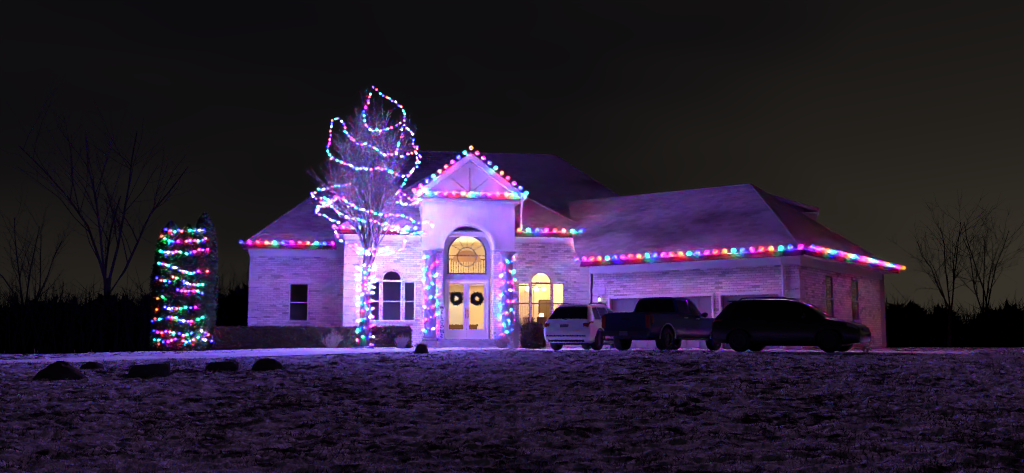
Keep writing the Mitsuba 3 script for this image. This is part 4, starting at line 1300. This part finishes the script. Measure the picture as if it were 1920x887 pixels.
def wheel(parent, M, x, y, r, w, rim):
    s_ = 1 if y > 0 else -1
    prof = [(r * 0.60, -w / 2 + .01), (r * 0.93, -w / 2), (r, -w / 2 + 0.05), (r, w / 2 - 0.05), (r * 0.93, w / 2), (r * 0.60, w / 2 - .01), (r * .60, -w / 2 + .01)]
    ty = revolve(prof, 36)
    sp = [revolve([(0, -0.03), (r * .2, -0.03), (r * .2, 0.03), (0, 0.03)], 16), revolve([(r * .52, -0.06), (r * .62, -0.06), (r * .62, 0.06), (r * .52, 0.06), (r * .52, -.06)], 30), revolve([(0, -0.06), (r * .55, -0.06), (r * .55, -0.05), (0, -0.05)], 20)]
    for a in range(5):
        b = trimesh.creation.box((r * .44, 0.075, 0.03)).apply_translation((r * .34, 0, 0.012))
        b.apply_transform(trimesh.transformations.rotation_matrix(2 * np.pi * a / 5, (0, 0, 1)))
        sp.append(b)
    R = trimesh.transformations.rotation_matrix(-s_ * np.pi / 2, (1, 0, 0))
    rm = cat(sp)
    rm.apply_translation((0, 0, w * 0.36))
    k = put('wheel', rm.apply_transform(R).apply_translation((x, y, r)), rim, M, 35, parent=parent)
    put('tyre', ty.apply_transform(R).apply_translation((x, y, r)), 'tyre_rubber', M, 40, parent=k)


def car_matrix(x, y, hx, hy, scale=1.0):
    n = math.hypot(hx, hy)
    hx, hy = hx / n, hy / n
    M = np.eye(4)
    M[:3, 0], M[:3, 1] = (hx * scale, hy * scale, 0), (-hy * scale, hx * scale, 0)
    M[2, 2] = scale
    M[:3, 3] = (x, y, float(zg(x, y)) + 0.015)
    return M


def mirror(parent, M, lf, x, sgn, paint):
    p = lf.pt(x, 6.8, sgn)
    m = trimesh.creation.icosphere(2, 1.0)
    m.apply_scale((0.07, 0.12, 0.09))
    put('side_mirror', m.apply_translation((p[0], p[1] + sgn * 0.13, p[2] + 0.10)), paint, M, True, parent=parent)


SUV = [(0.00, .42, .72, .745, .80, .70), (0.04, .36, .84, .87, .89, .80), (0.09, .33, .98, 1.02, .94, .84), (0.14, .31, 1.04, 1.12, .955, .84), (0.34, .29, 1.07, 1.39, .965, .75), (0.58, .27, 1.08, 1.63, .97, .68), (0.74, .26, 1.085, 1.70, .975, .665),
       (1.1, .25, 1.085, 1.735, .98, .67), (1.8, .24, 1.07, 1.75, .985, .68), (2.4, .24, 1.05, 1.725, .985, .68), (2.9, .24, 1.04, 1.62, .98, .67), (3.35, .24, 1.03, 1.36, .975, .70), (3.72, .25, 1.02, 1.12, .97, .76), (3.85, .25, 1.01, 1.075, .97, .80),
       (4.3, .26, .94, .985, .95, .78), (4.62, .28, .84, .885, .90, .73), (4.76, .32, .73, .77, .83, .68), (4.82, .40, .60, .64, .74, .62)]


def suv(label, M, paint, rim, rails=True):
    lf = Loft(SUV)
    b = lf.mesh()
    arch_c = [trimesh.creation.cylinder(0.43, 0.5, sections=40).apply_transform(trimesh.transformations.rotation_matrix(np.pi / 2, (1, 0, 0))).apply_translation((x, y, 0.37)) for x in (0.98, 3.86) for y in (-0.95, 0.95)]
    c = thing('parked_car', label, 'car', None)
    put('body', cut(b, arch_c), paint, M, 32, parent=c)
    for s_ in (-1, 1):
        for q in ([(0.66, 7.12), (1.22, 7.12), (1.22, 7.92), (0.84, 7.92)], [(1.30, 7.12), (2.12, 7.12), (2.12, 7.92), (1.30, 7.92)], [(2.20, 7.12), (3.28, 7.12), (2.86, 7.92), (2.20, 7.92)]):
            put('side_window', lf.patch(q, s_, 0.006), 'car_glass', M, True, parent=c)
        put('taillight', lf.patch([(0.05, 6.2), (0.05, 7.0), (0.44, 6.8), (0.40, 5.9)], s_, 0.012), 'tail_lens', M, True, parent=c)
        put('taillight', trimesh.creation.box((0.06, 0.20, 0.15)).apply_translation((0.075, s_ * 0.79, 0.93)), 'tail_lens', M, parent=c)
        put('headlight', lf.patch([(4.42, 5.7), (4.42, 7.0), (4.72, 7.0), (4.72, 5.8)], s_, 0.012), 'head_lens', M, True, parent=c)
        put('door_trim', lf.patch([(1.3, 2.6), (1.3, 3.2), (3.35, 3.2), (3.35, 2.6)], s_, 0.012), 'black_plastic', M, True, parent=c)
        for x in (1.75, 2.75):
            p = lf.pt(x, 5.9, s_)
            put('door_handle', trimesh.creation.box((0.2, 0.03, 0.03)).apply_translation(p + [0, s_ * 0.02, 0]), paint, M, parent=c)
        mirror(c, M, lf, 3.15, s_, paint)
        for x in (0.98, 3.86):
            wheel(c, M, x, s_ * 0.83, 0.37, 0.25, rim)
            t = np.linspace(0, np.pi, 24)
            pa_ = np.stack([x + 0.44 * np.cos(t), np.full(24, s_ * 0.962), 0.37 + 0.44 * np.sin(t)], -1)
            put('wheel_arch', tubes([(pa_, 0.028)], 6), 'black_plastic', M, True, parent=c)
        if rails:
            pts = [(0.85, s_ * 0.57, 1.68), (1.02, s_ * 0.58, 1.775), (2.35, s_ * 0.59, 1.78), (2.58, s_ * 0.58, 1.69)]
            put('roof_rail', tubes([(pts, 0.022)], 6), 'black_plastic', M, True, parent=c)
    # rear window, plate, bumper, spoiler, windscreen
    rg = cat([lf.patch([(0.17, 8.6), (0.58, 8.75), (0.58, 11), (0.17, 11)], s_, 0.008) for s_ in (1, -1)])
    put('rear_window', rg, 'car_glass', M, True, parent=c)
    wg = cat([lf.patch([(3.02, 8.9), (3.66, 8.9), (3.66, 11), (3.02, 11)], s_, 0.008) for s_ in (1, -1)])
    put('windscreen', wg, 'car_glass', M, True, parent=c)
    put('spoiler', trimesh.creation.box((0.26, 1.22, 0.035)).apply_translation((0.62, 0, 1.69)), paint, M, parent=c)
    put('number_plate', trimesh.creation.box((0.02, 0.34, 0.16)).apply_translation((0.045, 0.08, 0.88)), 'plate', M, parent=c)
    put('plate_recess', trimesh.creation.box((0.02, 0.50, 0.24)).apply_translation((0.060, 0.08, 0.88)), paint, M, parent=c)
    put('rear_bumper', cat([trimesh.creation.box((0.10, 1.50, 0.16)).apply_translation((0.03, 0, 0.62)), trimesh.creation.box((0.08, 1.62, 0.10)).apply_translation((0.05, 0, 0.49))]), paint, M, parent=c)
    put('bumper_cladding', cat([trimesh.creation.box((0.09, 1.58, 0.045)).apply_translation((0.012, 0, 0.535)), trimesh.creation.box((0.12, 1.45, 0.13)).apply_translation((0.08, 0, 0.38))]), 'black_plastic', M, parent=c)
    put('grille', trimesh.creation.box((0.03, 0.9, 0.16)).apply_translation((4.80, 0, 0.70)), 'black_plastic', M, parent=c)
    put('underbody', trimesh.creation.box((3.6, 1.3, 0.12)).apply_translation((2.4, 0, 0.26)), 'black_plastic', M, parent=c)
    put('rear_wiper', tubes([([(0.12, 0.0, 1.13), (0.22, 0.35, 1.20)], 0.012)], 5), 'black_plastic', M, parent=c)
    return c


suv('white sport utility car with roof rails, parked tail first nearest the front door', car_matrix(1.98, 36.6, 0.469, 0.883, 1.0), 'white_paint', 'dark_alloy')
suv('black sport utility car seen broadside at the right of the garage', car_matrix(6.82, 32.55, 0.857, -0.515, 0.96), 'black_paint', 'dark_alloy')

PK = [(0.00, .62, 1.10, 1.13, .90, .84), (0.03, .56, 1.22, 1.25, .95, .90), (0.08, .52, 1.24, 1.27, .97, .92), (1.78, .46, 1.23, 1.26, .985, .93), (1.84, .46, 1.23, 1.34, .985, .86), (1.93, .45, 1.225, 1.80, .985, .72), (2.1, .44, 1.22, 1.88, .985, .72), (2.9, .43, 1.20, 1.895, .985, .725),
      (3.35, .43, 1.19, 1.81, .985, .71), (3.75, .43, 1.18, 1.50, .98, .72), (4.05, .43, 1.17, 1.25, .98, .80), (4.2, .44, 1.165, 1.215, .98, .84), (5.0, .46, 1.12, 1.17, .96, .82), (5.35, .48, 1.05, 1.10, .93, .80), (5.5, .52, .95, .99, .88, .76), (5.56, .58, .82, .86, .82, .7)]
lf = Loft(PK)
M = car_matrix(3.80, 33.1, 0.629, 0.777, 1.0)
pk = thing('pickup_truck', 'dark blue crew cab pickup parked between the white and the black car', 'pickup truck')
hol = [trimesh.creation.cylinder(0.50, 0.5, sections=40).apply_transform(trimesh.transformations.rotation_matrix(np.pi / 2, (1, 0, 0))).apply_translation((x, y, 0.42)) for x in (1.10, 4.62) for y in (-0.95, 0.95)]
put('body', cut(lf.mesh(70), hol), 'blue_paint', M, 32, parent=pk)
put('bed_cover', trimesh.creation.box((1.68, 1.66, 0.03)).apply_translation((0.93, 0, 1.29)), 'black_plastic', M, parent=pk)
tg_ = put('tailgate', trimesh.creation.box((0.03, 1.50, 0.54)).apply_translation((-0.005, 0, 0.96)), 'blue_paint', M, parent=pk)
put('handle', trimesh.creation.box((0.02, 0.28, 0.07)).apply_translation((-0.03, 0, 1.08)), 'black_plastic', M, parent=tg_)
put('rear_bumper', cat([trimesh.creation.box((0.16, 1.84, 0.17)).apply_translation((-0.06, 0, 0.60)), trimesh.creation.box((0.1, 0.5, 0.1)).apply_translation((-.03, 0, 0.48))]), 'dark_alloy', M, parent=pk)
put('number_plate', trimesh.creation.box((0.02, 0.32, 0.15)).apply_translation((-0.15, 0, 0.60)), 'plate', M, parent=pk)
put('rear_window', cat([lf.patch([(1.845, 8.3), (1.925, 8.5), (1.925, 11), (1.845, 11)], s_, 0.01) for s_ in (1, -1)]), 'car_glass', M, True, parent=pk)
put('windscreen', cat([lf.patch([(3.42, 8.9), (3.98, 8.9), (3.98, 11), (3.42, 11)], s_, 0.01) for s_ in (1, -1)]), 'car_glass', M, True, parent=pk)
put('underbody', trimesh.creation.box((4.6, 1.1, 0.16)).apply_translation((2.8, 0, 0.5)), 'black_plastic', M, parent=pk)
put('grille', trimesh.creation.box((0.03, 1.1, 0.26)).apply_translation((5.55, 0, 0.76)), 'black_plastic', M, parent=pk)
for s_ in (-1, 1):
    put('side_window', lf.patch([(1.99, 7.12), (2.78, 7.12), (2.78, 7.92), (2.02, 7.92)], s_), 'car_glass', M, True, parent=pk)
    put('side_window', lf.patch([(2.86, 7.12), (3.72, 7.12), (3.26, 7.92), (2.86, 7.92)], s_), 'car_glass', M, True, parent=pk)
    put('taillight', cat([trimesh.creation.box((0.05, 0.15, 0.42)).apply_translation((0.0, s_ * 0.865, 0.99))]), 'tail_lens', M, parent=pk)
    put('taillight', lf.patch([(0.05, 4.4), (0.05, 6.4), (0.20, 6.4), (0.20, 4.4)], s_, 0.010), 'tail_lens', M, True, parent=pk)
    put('headlight', lf.patch([(5.05, 5.2), (5.05, 6.8), (5.46, 6.6), (5.46, 5.4)], s_, 0.012), 'head_lens', M, True, parent=pk)
    put('running_board', trimesh.creation.box((1.9, 0.14, 0.05)).apply_translation((2.86, s_ * 0.96, 0.40)), 'black_plastic', M, parent=pk)
    for x in (2.35, 3.2):
        put('door_handle', trimesh.creation.box((0.2, 0.035, 0.035)).apply_translation(lf.pt(x, 5.9, s_) + [0, s_ * .02, 0]), 'chrome', M, parent=pk)
    mirror(pk, M, lf, 3.55, s_, 'blue_paint')
    for x in (1.10, 4.62):
        wheel(pk, M, x, s_ * 0.83, 0.415, 0.27, 'dark_alloy')
        t = np.linspace(0, np.pi, 24)
        put('wheel_arch', tubes([(np.stack([x + 0.51 * np.cos(t), np.full(24, s_ * 0.965), 0.42 + 0.51 * np.sin(t)], -1), 0.03)], 6), 'chrome', M, True, parent=pk)
put('clearance_light', trimesh.creation.box((0.03, 0.22, 0.03)).apply_translation((1.97, 0, 1.85)), 'tail_lens', M, parent=pk)
